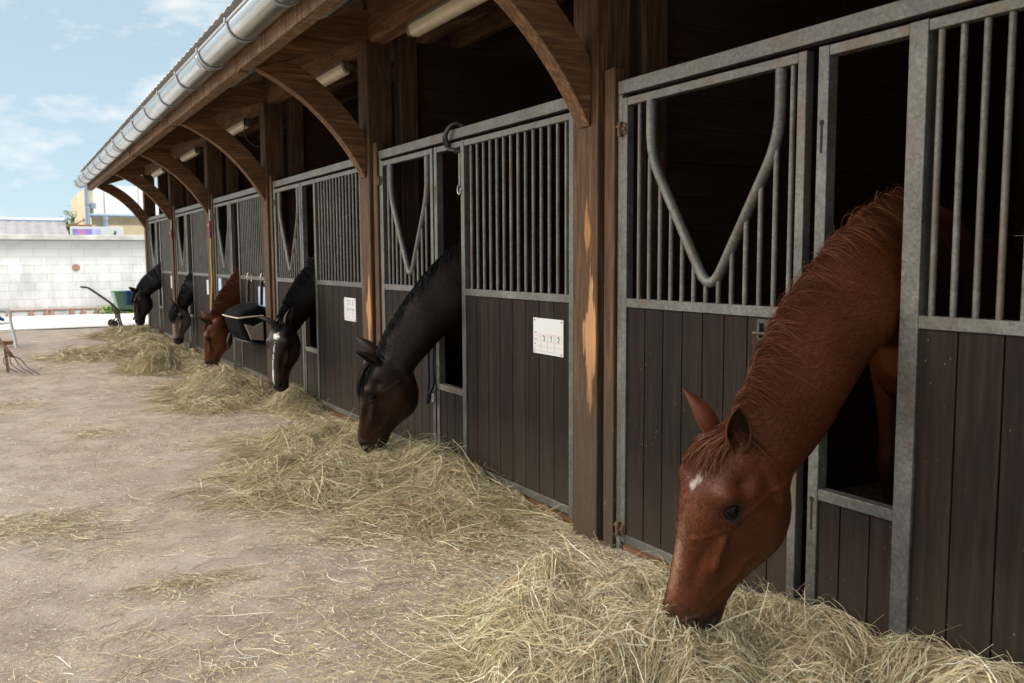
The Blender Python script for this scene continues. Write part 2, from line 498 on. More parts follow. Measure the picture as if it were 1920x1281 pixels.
def ground_mat():
    mt, nt, bs = newmat('yard_dirt')
    v = coords(nt)
    big = noise(nt, v, 0.55, 5, 0.6, 0.4)
    mid = noise(nt, v, 3.2, 6, 0.65, 0.3)
    fine = noise(nt, v, 85, 4, 0.7)
    c = ramp(nt, mid, [(0.28, (0.165, 0.132, 0.108)), (0.5, (0.295, 0.246, 0.208)), (0.72, (0.43, 0.38, 0.335))])
    c = mix(nt, math_(nt, 'MULTIPLY', big, 0.55), c, (0.30, 0.265, 0.235))
    c = mix(nt, 0.5, c, ramp(nt, fine, [(0.3, (0.55,) * 3), (0.7, (1.35,) * 3)]), 'MULTIPLY')
    pit = nt.nodes.new('ShaderNodeTexVoronoi'); pit.inputs['Scale'].default_value = 2.6; pit.inputs['Randomness'].default_value = 1.0
    nt.links.new(coords(nt, (1, 0.8, 1)), pit.inputs['Vector'])
    hoof = ramp(nt, math_(nt, 'ADD', pit.outputs['Distance'], math_(nt, 'MULTIPLY', mid, 0.3)), [(0.24, (0, 0, 0)), (0.34, (1, 1, 1))])
    damp = ramp(nt, noise(nt, coords(nt, (1, .6, 1)), 0.9, 6, 0.7, 0.8), [(0.50, (0, 0, 0)), (0.66, (1, 1, 1))])
    c = mix(nt, math_(nt, 'MULTIPLY', damp, 0.42), c, (0.20, 0.152, 0.122))
    peb = nt.nodes.new('ShaderNodeTexVoronoi'); peb.inputs['Scale'].default_value = 26
    nt.links.new(v, peb.inputs['Vector'])
    pb = ramp(nt, peb.outputs['Distance'], [(0.07, (1, 1, 1)), (0.12, (0, 0, 0))])
    c = mix(nt, math_(nt, 'MULTIPLY', pb, 0.55), c, (0.16, 0.11, 0.085))
    # trodden-in chaff: pale specks, thicker in drifts
    chs = noise(nt, coords(nt, (1.0, 0.7, 1)), 150, 2, 0.5)
    drift = ramp(nt, noise(nt, v, 1.3, 6, 0.7, 0.6), [(0.40, (0, 0, 0)), (0.66, (1, 1, 1))])
    th = math_(nt, 'SUBTRACT', 0.64, math_(nt, 'MULTIPLY', drift, 0.17))
    spk = math_(nt, 'MULTIPLY', math_(nt, 'SUBTRACT', chs, th), 16.0, True)
    c = mix(nt, math_(nt, 'MULTIPLY', spk, 0.75), c, (0.52, 0.45, 0.31))
    nt.links.new(c, bs.inputs['Base Color'])
    bs.inputs['Roughness'].default_value = 0.9
    bs.inputs['Specular IOR Level'].default_value = 0.15
    h = math_(nt, 'ADD', math_(nt, 'ADD', math_(nt, 'MULTIPLY', fine, 0.25), math_(nt, 'MULTIPLY', hoof, 0.55)), math_(nt, 'ADD', mid, math_(nt, 'MULTIPLY', spk, 0.25)))
    bump(nt, bs, h, 0.5, 0.02)
    return mt
M['ground'] = ground_mat()

def block_mat():
    mt, nt, bs = newmat('concrete_blocks')
    t = nt.nodes.new('ShaderNodeTexCoord')
    sp = nt.nodes.new('ShaderNodeSeparateXYZ'); nt.links.new(t.outputs['Object'], sp.inputs[0])
    cb = nt.nodes.new('ShaderNodeCombineXYZ'); nt.links.new(sp.outputs['X'], cb.inputs['X']); nt.links.new(sp.outputs['Z'], cb.inputs['Y'])
    br = nt.nodes.new('ShaderNodeTexBrick')
    br.inputs['Scale'].default_value = 1.0
    br.inputs['Brick Width'].default_value = 0.62
    br.inputs['Row Height'].default_value = 0.228
    br.inputs['Mortar Size'].default_value = 0.007
    br.inputs['Color1'].default_value = (0.56, 0.575, 0.57, 1)
    br.inputs['Color2'].default_value = (0.66, 0.67, 0.665, 1)
    br.inputs['Mortar'].default_value = (0.42, 0.42, 0.41, 1)
    nt.links.new(cb.outputs[0], br.inputs['Vector'])
    v = coords(nt, (1, 1, 0.35))
    st = noise(nt, v, 2.3, 7, 0.7)
    c = mix(nt, 0.6, br.outputs['Color'], ramp(nt, st, [(0.3, (0.45, 0.46, 0.46)), (0.62, (1.08,) * 3)]), 'MULTIPLY')
    top = ramp(nt, math_(nt, 'ADD', sp.outputs['Z'], math_(nt, 'MULTIPLY', st, 0.55)), [(0.0, (0, 0, 0)), (1.0, (1, 1, 1))])
    tm = math_(nt, 'MULTIPLY', math_(nt, 'SUBTRACT', math_(nt, 'ADD', sp.outputs['Z'], math_(nt, 'MULTIPLY', st, 0.7)), 1.80), 1.9, True)
    c = mix(nt, math_(nt, 'MULTIPLY', tm, 0.85), c, (0.20, 0.205, 0.195))
    nt.links.new(c, bs.inputs['Base Color'])
    bs.inputs['Roughness'].default_value = 0.9
    bump(nt, bs, br.outputs['Fac'], -0.4, 0.01)
    return mt
M['blocks'] = block_mat()
M['floor_shade'] = plain('floor_shade_dark', (0.05, 0.036, 0.022), 0.95, 0, 0.6, 18)  # shade inside the stalls put into a dark floor colour
M['sun_glare'] = plain('sun_glare_pale', (0.50, 0.49, 0.47), 0.9, 0, 0.12, 1.2)  # glare of the sunlit far ground put into a pale colour
M['capstone'] = plain('concrete_cap', (0.46, 0.46, 0.44), 0.9, 0, 0.25, 3)
M['brickred'] = plain('red_brick', (0.30, 0.165, 0.13), 0.9, 0, 0.3, 14)
M['whitepaint'] = plain('white_cladding', (0.74, 0.76, 0.77), 0.6, 0, 0.1, 1.2)
M['ochre'] = plain('ochre_render', (0.55, 0.46, 0.31), 0.85, 0, 0.2, 1.5)
M['bluegrey'] = plain('blue_grey_zinc', (0.26, 0.33, 0.42), 0.45, 0.3)
M['shedroof'] = plain('shed_sheet', (0.19, 0.185, 0.205), 0.6, 0.1, 0.15, 3)
M['purple'] = plain('purple_print', (0.24, 0.20, 0.50), 0.5, 0, 0.2, 3)
M['magenta'] = plain('magenta_print', (0.50, 0.24, 0.48), 0.5, 0, 0.2, 3)
M['lilac'] = plain('lilac_print', (0.42, 0.42, 0.68), 0.5, 0, 0.2, 3)
M['weed'] = M['leaf']

# ------------------------------------------------------------------ layout numbers (metres)
Y1, PER, NB = 3.573, 3.171, 6
YK = [Y1 + PER * k for k in range(NB)]
H_TOP, H_MID = 2.35, 1.292
Y_END = 20.15
SLOPE = 0.335
def roof_z(x): return 3.672 + SLOPE * x
def raft_bot(x): return 3.25 + SLOPE * x

# ------------------------------------------------------------------ ground
gx = np.concatenate([np.linspace(-150, -8, 12), np.linspace(-7, 5, 41), np.linspace(6, 150, 12)])
gy = np.concatenate([np.linspace(-120, -3, 10), np.linspace(-2, 30, 81), np.linspace(31, 260, 14)])
vs = []; fs = []
for j, y in enumerate(gy):
    for i, x in enumerate(gx):
        z = 0.012 * math.sin(x * 1.7 + 0.6 * y) * math.sin(y * 0.9 - x * 0.4) if (-7 < x < -0.3 and -2 < y < 26) else 0.0
        vs.append((x, y, z))
nx = len(gx)
for j in range(len(gy) - 1):
    for i in range(nx - 1):
        fs.append((j * nx + i, j * nx + i + 1, (j + 1) * nx + i + 1, (j + 1) * nx + i))
g = link_mesh('ground', vs, fs, M['ground'])
g.data.shade_smooth()
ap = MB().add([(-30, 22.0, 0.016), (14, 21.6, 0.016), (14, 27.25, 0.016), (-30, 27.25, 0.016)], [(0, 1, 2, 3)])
ap = ap.build('sun_glare_sheet', M['sun_glare'])
ap['kind'] = 'structure'; ap['label'] = 'pale sheet painted sun-bright on the ground before the far wall'
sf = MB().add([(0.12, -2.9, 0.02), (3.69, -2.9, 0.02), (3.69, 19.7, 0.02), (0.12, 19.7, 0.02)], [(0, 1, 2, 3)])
sf = sf.build('stall_floor', M['floor_shade'])
sf['kind'] = 'structure'; sf['label'] = 'floor of the stalls, painted dark for the shade inside'
g['kind'] = 'structure'; g['label'] = 'trodden dirt yard in front of the stalls'

# ------------------------------------------------------------------ the stable building
stable = thing('stable_building', 'long timber stable with curved braces, deep eaves and a shiny gutter', 'building', (0, 0, 0))
posts_y = [Y1 - PER] + YK
for k, yk in enumerate(posts_y):
    a, b = yk + 0.117, yk + 0.335
    w = MB().box(-0.035, 0.175, a, b, 0.0, raft_bot(-0.035) - 0.004)
    off = (yk + 0.226)
    # own origin so worn patches sit on this post
    me_o = w.build('post', M['post_worn'] if k == 1 else (M['post_worn_b'] if k == 2 else M['wood_z']), stable, bevel=0.006)
    me_o.location = (0, off, 0)
    me_o.data.transform(Matrix.Translation((0, -off, 0)))
    o = MB().box(-0.012, 0.05, yk + 0.004, yk + 0.09, 0.0, 2.42).build('batten', M['wood_z'], stable, bevel=0.004)
    MB().box(0.25, 0.40, yk + 0.10, yk + 0.25, 0.0, raft_bot(0.25) - 0.004).build('inner_post', M['wood_z'], stable, bevel=0.005)
    # rafter: sloping deep beam
    ra, rb = yk + 0.180, yk + 0.275
    poly = [(-1.03, raft_bot(-1.03)), (3.7, raft_bot(3.7)), (3.7, raft_bot(3.7) + 0.245), (-1.03, raft_bot(-1.03) + 0.245)]
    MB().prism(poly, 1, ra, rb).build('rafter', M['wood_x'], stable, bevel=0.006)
    # curved brace (quarter-ring) from the post to the rafter tail
    P0, P1, P2 = Vector((-0.90, 2.94)), Vector((-0.36, 2.72)), Vector((-0.045, 2.155))
    lo_, hi_ = [], []
    for i in range(19):
        t = i / 18
        p = P0 * (1 - t) ** 2 + P1 * 2 * t * (1 - t) + P2 * t * t
        d = ((P1 - P0) * (1 - t) + (P2 - P1) * t).normalized()
        n_ = Vector((-d.y, d.x))
        q = p + n_ * (0.175 + 0.02 * math.sin(math.pi * t))
        q.x = min(q.x, -0.037); q.y = min(q.y, raft_bot(q.x) - 0.003)
        lo_.append(p); hi_.append(q)
    vs = []
    for yy in (yk + 0.172, yk + 0.282):
        for p, q in zip(lo_, hi_):
            vs += [(p.x, yy, p.y), (q.x, yy, q.y)]
    n_ = len(lo_) * 2; fs = []
    for i in range(len(lo_) - 1):
        j = 2 * i
        fs += [(j, j + 1, j + 3, j + 2), (n_ + j, n_ + j + 2, n_ + j + 3, n_ + j + 1), (j, j + 2, n_ + j + 2, n_ + j), (j + 1, n_ + j + 1, n_ + j + 3, j + 3)]
    fs += [(0, n_, n_ + 1, 1), (n_ - 2, n_ - 1, 2 * n_ - 1, 2 * n_ - 2)]
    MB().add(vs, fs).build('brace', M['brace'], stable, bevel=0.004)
    # beams running to the next rafter
    nxt = (posts_y[k + 1] + 0.180) if k + 1 < len(posts_y) else Y_END
    MB().box(-1.035, -0.935, rb + 0.002, nxt - 0.002, 2.915, 3.335).build('eave_beam', M['eave_y'], stable, bevel=0.006)
    for x0, dz in ((0.0, -0.03), (1.15, 0.03), (2.3, 0.03)):
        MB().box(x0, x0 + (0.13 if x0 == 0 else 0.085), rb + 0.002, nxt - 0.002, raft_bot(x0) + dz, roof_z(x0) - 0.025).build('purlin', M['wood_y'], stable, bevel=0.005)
    # partition between boxes: horizontal boards
    pm = MB()
    z = 0.0
    while z < 3.25:
        pm.box(0.41, 3.66, yk + 0.155, yk + 0.195, z, min(z + 0.178, 3.28))
        z += 0.182
    pm.build('partition', M['partition'], stable, bevel=0.004)
# back wall, near gable wall, ridge strip
bw = MB(); z = 0
while z < 4.80:
    bw.box(3.70, 3.75, -3.0, Y_END - 0.3, z, z + 0.18); z += 0.1815
bw.build('back_wall', M['backwall'], stable)
MB().prism([(0.3, 0), (3.69, 0), (3.69, roof_z(3.69) - 0.03), (0.3, roof_z(0.3) - 0.03)], 1, Y_END - 0.42, Y_END - 0.36).build('end_wall', M['backwall'], stable)
MB().prism([(0.0, 0), (3.69, 0), (3.69, roof_z(3.69) - 0.03), (0.0, roof_z(0.0) - 0.03)], 1, -3.0, -2.94).build('end_wall', M['backwall'], stable)
MB().box(0.0, 0.05, -2.93, Y1 - PER + 0.0, 0, 3.2).build('side_wall', M['backwall'], stable)
# corrugated roof
ys = np.arange(-3.1, Y_END + 0.051, 0.025)
vs = []; fs = []
for i, y in enumerate(ys):
    wv = 0.006 * (1 if (y % 0.2) < 0.07 else (-1 if 0.1 < (y % 0.2) < 0.175 else 0))
    for x in (-1.165, 0.5, 2.2, 3.85):
        vs.append((x, y, roof_z(x) + wv))
for i in range(len(ys) - 1):
    for j in range(3):
        a = i * 4 + j
        fs.append((a, a + 1, a + 5, a + 4))
rf = link_mesh('roof_sheet', vs, fs, M['sheet'], stable)
sd = rf.modifiers.new('thick', 'SOLIDIFY'); sd.thickness = 0.006
bl = MB()
for y in np.arange(-2.9, Y_END, 0.4):
    bl.tube([(-1.06, y + 0.035, roof_z(-1.06) + 0.022), (-1.06, y + 0.035, roof_z(-1.06) + 0.042)], 0.011, 8)
bl.build('roof_bolt', M['rusty'], stable)
# gutter: half-round trough with a bead, slightly above its brackets
GC, GR = (-1.148, 3.083), 0.112
gu = MB(); ring = []
for i in range(25):
    an = math.pi + math.pi * i / 24
    ring.append((GC[0] + GR * math.cos(an), GC[1] + GR * math.sin(an)))
for i in range(24, -1, -1):
    an = math.pi + math.pi * i / 24
    ring.append((GC[0] + (GR - 0.004) * math.cos(an), GC[1] + (GR - 0.004) * math.sin(an)))
gys = list(np.arange(-3.0, 20.36, 2.0)) + [20.42]
gu.loft([[(x, y, z + 0.002 * math.sin(y * 2.1)) for x, z in ring] for y in gys])
bead = [(GC[0] - GR - 0.002, y, GC[1] + 0.004) for y in gys]
gu.tube(bead, 0.011, 10)
gu.add([(x, 20.42, z) for x, z in ring[:25]], [tuple(range(25))])
gut = gu.build('gutter', M['zinc'], stable, smooth=40)
for i, y in enumerate(np.arange(0.35, 20.3, 0.98)):
    b = MB(); rg = []
    for k in range(25):
        an = math.pi + math.pi * k / 24
        rg.append((math.cos(an), math.sin(an)))
    vs = []
    for r_ in (GR + 0.003, GR + 0.009):
        for yy in (y, y + 0.034):
            for c_, s_ in rg: vs.append((GC[0] + r_ * c_, yy, GC[1] + r_ * s_))
    fs = []
    for k in range(24):
        fs += [(k, k + 1, 26 + k, 25 + k), (50 + k, 75 + k, 76 + k, 51 + k), (k, 50 + k, 51 + k, k + 1), (25 + k, 26 + k, 76 + k, 75 + k)]
    b.add(vs, fs)
    b.box(GC[0] - GR - 0.018, GC[0] - GR - 0.002, y, y + 0.034, GC[1] - 0.005, GC[1] + 0.026)
    b.build('bracket', M['zincdull'], gut, smooth=40)
for y in (1.3, 7.3, 13.3, 18.2):
    j = MB(); rr = []
    for k in range(17):
        an = math.pi * 1.02 + math.pi * 0.9 * k / 16
        rr.append((GC[0] + (GR + 0.0025) * math.cos(an), GC[1] + (GR + 0.0025) * math.sin(an)))
    vs = [(x, yy, z) for yy in (y, y + 0.09) for x, z in rr]
    j.add(vs, [(k, k + 1, 18 + k, 17 + k) for k in range(16)])
    jo = j.build('joint_strip', M['zinc'], gut, smooth=60)
    sm_ = jo.modifiers.new('thick', 'SOLIDIFY'); sm_.thickness = 0.002

# ------------------------------------------------------------------ stall fronts
def fillet(pts, rad, n=7):
    pts = [Vector(p) for p in pts]
    out = [pts[0]]
    for i in range(1, len(pts) - 1):
        a, b, c = pts[i - 1], pts[i], pts[i + 1]
        d1, d2 = (a - b), (c - b)
        r1 = min(rad, d1.length * 0.45, d2.length * 0.45)
        p, q = b + d1.normalized() * r1, b + d2.normalized() * r1
        for k in range(n):
            t = k / (n - 1)
            out.append(p * (1 - t) ** 2 + b * 2 * t * (1 - t) + q * t * t)
    out.append(pts[-1])
    return out

def planks(v0, v1, edges, z0, z1):
    mb = MB()
    es = [v0] + [e for e in edges if v0 + 0.02 < e < v1 - 0.02] + [v1]
    for a, b in zip(es[:-1], es[1:]):
        mb.box(0.010, 0.030, -(a + 0.003), -(b - 0.003), z0, z1)
    mb.box(0.0315, 0.036, -v0, -v1, z0, z1)
    return mb

def make_front(yk, label, dr, gp, pl, bar0, bstep):
    """dr door edge, gp gate post (from, to), pl panel stile (from, to), all measured from the far post towards the camera"""
    t = thing('stall_front', label, 'stall front', (0, yk, 0), 'stall fronts along the stable')
    off = Vector((0, yk, 0))
    ORIGIN[t.name] = Vector((0, 0, 0))          # shapes below are already local
    PE = 2.785                                    # panel end
    MB().box(0.002, 0.052, -0.002, -2.828, 2.285, H_TOP).build('top_rail', M['galv'], t, bevel=0.003)
    for v in (0.055, 0.09):
        pass
    MB().box(0.004, 0.05, -0.002, -0.036, 0.0, 2.284).build('side_post', M['galv'], t, bevel=0.003)
    MB().box(0.004, 0.05, -2.799, -2.828, 0.0, 2.284).build('side_post', M['galv'], t, bevel=0.003)
    # --- door
    f = MB()
    f.box(0, 0.042, -0.041, -0.080, 0.05, 2.264).box(0, 0.042, -(dr - 0.042), -dr, 0.05, 2.264)
    f.box(0.001, 0.041, -0.0801, -(dr - 0.0421), 2.224, 2.263)
    f.box(0.001, 0.041, -0.0801, -(dr - 0.0421), 1.247, H_MID)
    f.box(0.001, 0.041, -0.0801, -(dr - 0.0421), 0.051, 0.096)
    door = f.build('door', M['galv'], t, bevel=0.003)
    planks(0.0805, dr - 0.0425, [0.215 + 0.135 * i for i in range(10)], 0.0965, 1.2465).build('board_panel', M['boards'], door, bevel=0.0015)
    sc = (dr - 0.08) / 1.10
    vl, vb, vr = 0.08 + 0.157 * sc, 0.08 + 0.574 * sc, 0.08 + 0.956 * sc
    path = [(0.021, -vl, 2.224), (0.021, -vl, 1.97), (0.021, -(vb - 0.02), 1.352), (0.021, -(vb + 0.02), 1.352), (0.021, -(vr - 0.01), 1.945), (0.021, -vr, 2.0), (0.021, -vr, 2.224)]
    path = fillet(path[:2] + [(0.021, -(vb), 1.325)] + [(0.021, -vr, 1.955)] + path[6:], 0.13)
    MB().tube(path, 0.0235, 14).build('v_bar', M['galv_old'], door, smooth=50)
    vv = 0.154
    while vv < dr - 0.075:
        if vl - 0.03 < vv < vr + 0.02 and vv > vl + 0.01 and vv < vr - 0.01:
            if vv < vb: ztop = 1.97 + (1.325 - 1.97) * (vv - vl) / (vb - vl)
            else: ztop = 1.325 + (1.955 - 1.325) * (vv - vb) / (vr - vb)
            ztop = max(ztop, 1.352) + 0.002
        else:
            ztop = 2.224
            if abs(vv - vl) < 0.012: ztop = 1.96
            if abs(vv - vr) < 0.012: ztop = 1.95
        MB().tube([(0.021, -vv, H_MID - 0.002), (0.021, -vv, ztop)], 0.0115, 10).build('bar', M['galv'], door, smooth=50)
        vv += 0.0788
    for zz in (2.115, 0.12):
        h = MB()
        h.tube([(-0.012, -0.038, zz - 0.035), (-0.012, -0.038, zz + 0.035)], 0.013, 10)
        h.box(-0.006, -0.001, -0.012, -0.075, zz - 0.026, zz + 0.026)
        h.tube([(-0.012, -0.060, zz), (0.0, -0.060, zz)], 0.010, 8)
        h.tube([(-0.016, -0.015, zz + 0.015), (-0.003, -0.015, zz + 0.015)], 0.008, 8)
        h.build('hinge', M['rusty'], door, smooth=40)
    l = MB()
    zz = 1.195; vq = dr - 0.17
    l.box(-0.004, 0.0095, -(vq - 0.05), -(vq + 0.05), zz - 0.045, zz + 0.045)
    l.tube([(-0.018, -(vq - 0.055), zz - 0.012), (-0.018, -(vq + 0.11), zz - 0.012)], 0.009, 10)
    l.box(-0.026, -0.004, -(vq - 0.03), -(vq - 0.018), zz - 0.03, zz + 0.03).box(-0.026, -0.004, -(vq + 0.03), -(vq + 0.018), zz - 0.03, zz + 0.03)
    l.build('latch', M['iron'], door, smooth=40)
    # --- chest gate: the slot the horse reaches through, closed below
    g0, g1 = gp; p0, p1 = pl
    f = MB().box(0, 0.05, -g0, -g1, 0.03, 2.264).box(0.001, 0.049, -g1 - 0.0001, -p0 + 0.0001, 2.224, 2.263).box(0.001, 0.049, -g1 - 0.0001, -p0 + 0.0001, 0.562, 0.605)
    gate = f.build('chest_gate', M['galv_old'], t, bevel=0.003)
    planks(g1 + 0.0005, p0 - 0.0005, [g1 + 0.10, g1 + 0.23], 0.06, 0.5615).build('board_panel', M['boards'], gate, bevel=0.0015)
    s = MB()
    for zc, hh in ((1.93, 0.055), (0.50, 0.06)):
        s.box(-0.0012, 0.0, -(g0 + 0.018), -(g0 + 0.028), zc - hh, zc + hh)
        s.tube([(-0.0014, -(g0 + 0.023), zc + hh), (0.0, -(g0 + 0.023), zc + hh)], 0.011, 12)
    s.build('lock_slot', M['groove'], gate)
    MB().box(-0.016, -0.002, -(g0 - 0.022), -(g0 + 0.012), 0.0, 0.155).build('drop_bolt', M['iron'], gate, bevel=0.004)
    # --- grille panel
    f = MB().box(-0.001, 0.055, -p0, -p1, 0.03, 2.2645).box(0, 0.045, -(PE - 0.045), -PE, 0.05, 2.2635)
    f.box(0.001, 0.041, -p1 - 0.0001, -(PE - 0.0451), 2.224, 2.262)
    f.box(0.001, 0.041, -p1 - 0.0001, -(PE - 0.0451), 1.247, H_MID)
    f.box(0.001, 0.041, -p1 - 0.0001, -(PE - 0.0451), 0.07, 0.115)
    pan = f.build('grille_panel', M['galv'], t, bevel=0.003)
    planks(p1 + 0.0005, PE - 0.0455, [p1 + 0.14 + 0.155 * i for i in range(9)], 0.1155, 1.2465).build('board_panel', M['boards'], pan, bevel=0.0015)
    b = bar0
    while b < PE - 0.06:
        MB().tube([(0.021, -b, H_MID - 0.002), (0.021, -b, 2.226)], 0.0115, 10).build('bar', M['galv'], pan, smooth=50)
        b += bstep
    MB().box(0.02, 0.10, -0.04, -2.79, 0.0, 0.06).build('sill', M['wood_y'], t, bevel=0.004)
    return t
S_LABEL = ['nearest stall front, where the chestnut horse with a small star reaches out',
           'second stall front from the camera, with a white feed card under its bars',
           'third stall front, where the dark horse with the white blaze reaches out',
           'fourth stall front, with the black grooming bag hung on it',
           'fifth stall front, beside the yellow hose, with a pale-faced horse',
           'farthest stall front, at the end by the wheelbarrow']
fr1 = make_front(YK[0], S_LABEL[0], 1.18, (1.236, 1.285), (1.615, 1.686), 1.721, 0.0775)
fr2 = make_front(YK[1], S_LABEL[1], 1.015, (1.04, 1.085), (1.455, 1.505), 1.573, 0.0860)
for k in range(2, 6):
    c = copy_tree(fr2)
    c.location = (0, YK[k], 0)
    c['label'] = S_LABEL[k]

# ------------------------------------------------------------------ strands (hay, manes)
def ribbons(P, width, col, taper=0.35, seed=0):
    """P (n,k,3) centre lines, width (n,), col (n,3) -> verts, quads, colours"""
    r_ = np.random.default_rng(seed)
    n, k, _ = P.shape
    T = np.gradient(P, axis=1)
    T /= np.linalg.norm(T, axis=2, keepdims=True) + 1e-9
    rv = r_.normal(size=(n, 1, 3)); rv /= np.linalg.norm(rv, axis=2, keepdims=True)
    S = np.cross(T, np.broadcast_to(rv, T.shape))
    S /= np.linalg.norm(S, axis=2, keepdims=True) + 1e-9
    tt = np.linspace(0, 1, k)
    tp = 1 - (1 - taper) * np.abs(2 * tt - 0.8).clip(0, 1) ** 2
    w = width[:, None, None] * 0.5 * tp[None, :, None]
    V = np.stack([P - S * w, P + S * w], axis=2).reshape(-1, 3)
    base = (np.arange(n)[:, None] * k + np.arange(k - 1)[None, :]).reshape(-1) * 2
    Fq = np.stack([base, base + 1, base + 3, base + 2], axis=1)
    C = np.repeat(col, k * 2, axis=0)
    return V, Fq, C

def fast_mesh(name, V, Fq, C, mat, parent=None, attr='tint', smooth=False):
    me = bpy.data.meshes.new(name)
    off = np.array(ORIGIN.get(parent.name, Vector())) if parent else np.zeros(3)
    V = (V - off).astype(np.float32)
    me.vertices.add(len(V)); me.vertices.foreach_set('co', V.ravel())
    nf, q = Fq.shape
    me.loops.add(nf * q); me.loops.foreach_set('vertex_index', Fq.astype(np.int32).ravel())
    me.polygons.add(nf); me.polygons.foreach_set('loop_start', np.arange(0, nf * q, q, dtype=np.int32))
    me.update(calc_edges=True)
    if C is not None:
        a = me.attributes.new(attr, 'FLOAT_COLOR', 'POINT')
        a.data.foreach_set('color', np.concatenate([C, np.ones((len(C), 1))], 1).astype(np.float32).ravel())
    me.materials.append(mat)
    if smooth: me.shade_smooth()
    o = bpy.data.objects.new(name, me)
    COL.objects.link(o)
    if parent:
        o.parent = parent; ORIGIN[o.name] = Vector(off)
    return o

HAYC = np.array([(0.42, 0.35, 0.195), (0.52, 0.455, 0.29), (0.33, 0.305, 0.175), (0.23, 0.16, 0.082), (0.37, 0.36, 0.235), (0.68, 0.62, 0.45), (0.27, 0.21, 0.12)]) * np.array([1.14, 1.12, 1.16])
HAYP = np.array([0.30, 0.20, 0.16, 0.09, 0.12, 0.06, 0.07])
def haycol(n, r_, tint=(1, 1, 1)):
    c = HAYC[r_.choice(len(HAYC), n, p=HAYP)]
    return (c * r_.uniform(0.75, 1.2, (n, 1)) * np.array(tint)).clip(0, 0.85)

def vnoise(x, y, seed, sc):
    """smooth value noise"""
    r_ = np.random.default_rng(seed); tb = r_.random((64, 64))
    x = x * sc + 17.3; y = y * sc + 5.1
    i = np.floor(x).astype(int); j = np.floor(y).astype(int)
    fx = x - i; fy = y - j
    fx = fx * fx * (3 - 2 * fx); fy = fy * fy * (3 - 2 * fy)
    g_ = lambda a, b: tb[a % 64, b % 64]
    return (g_(i, j) * (1 - fx) + g_(i + 1, j) * fx) * (1 - fy) + (g_(i, j + 1) * (1 - fx) + g_(i + 1, j + 1) * fx) * fy

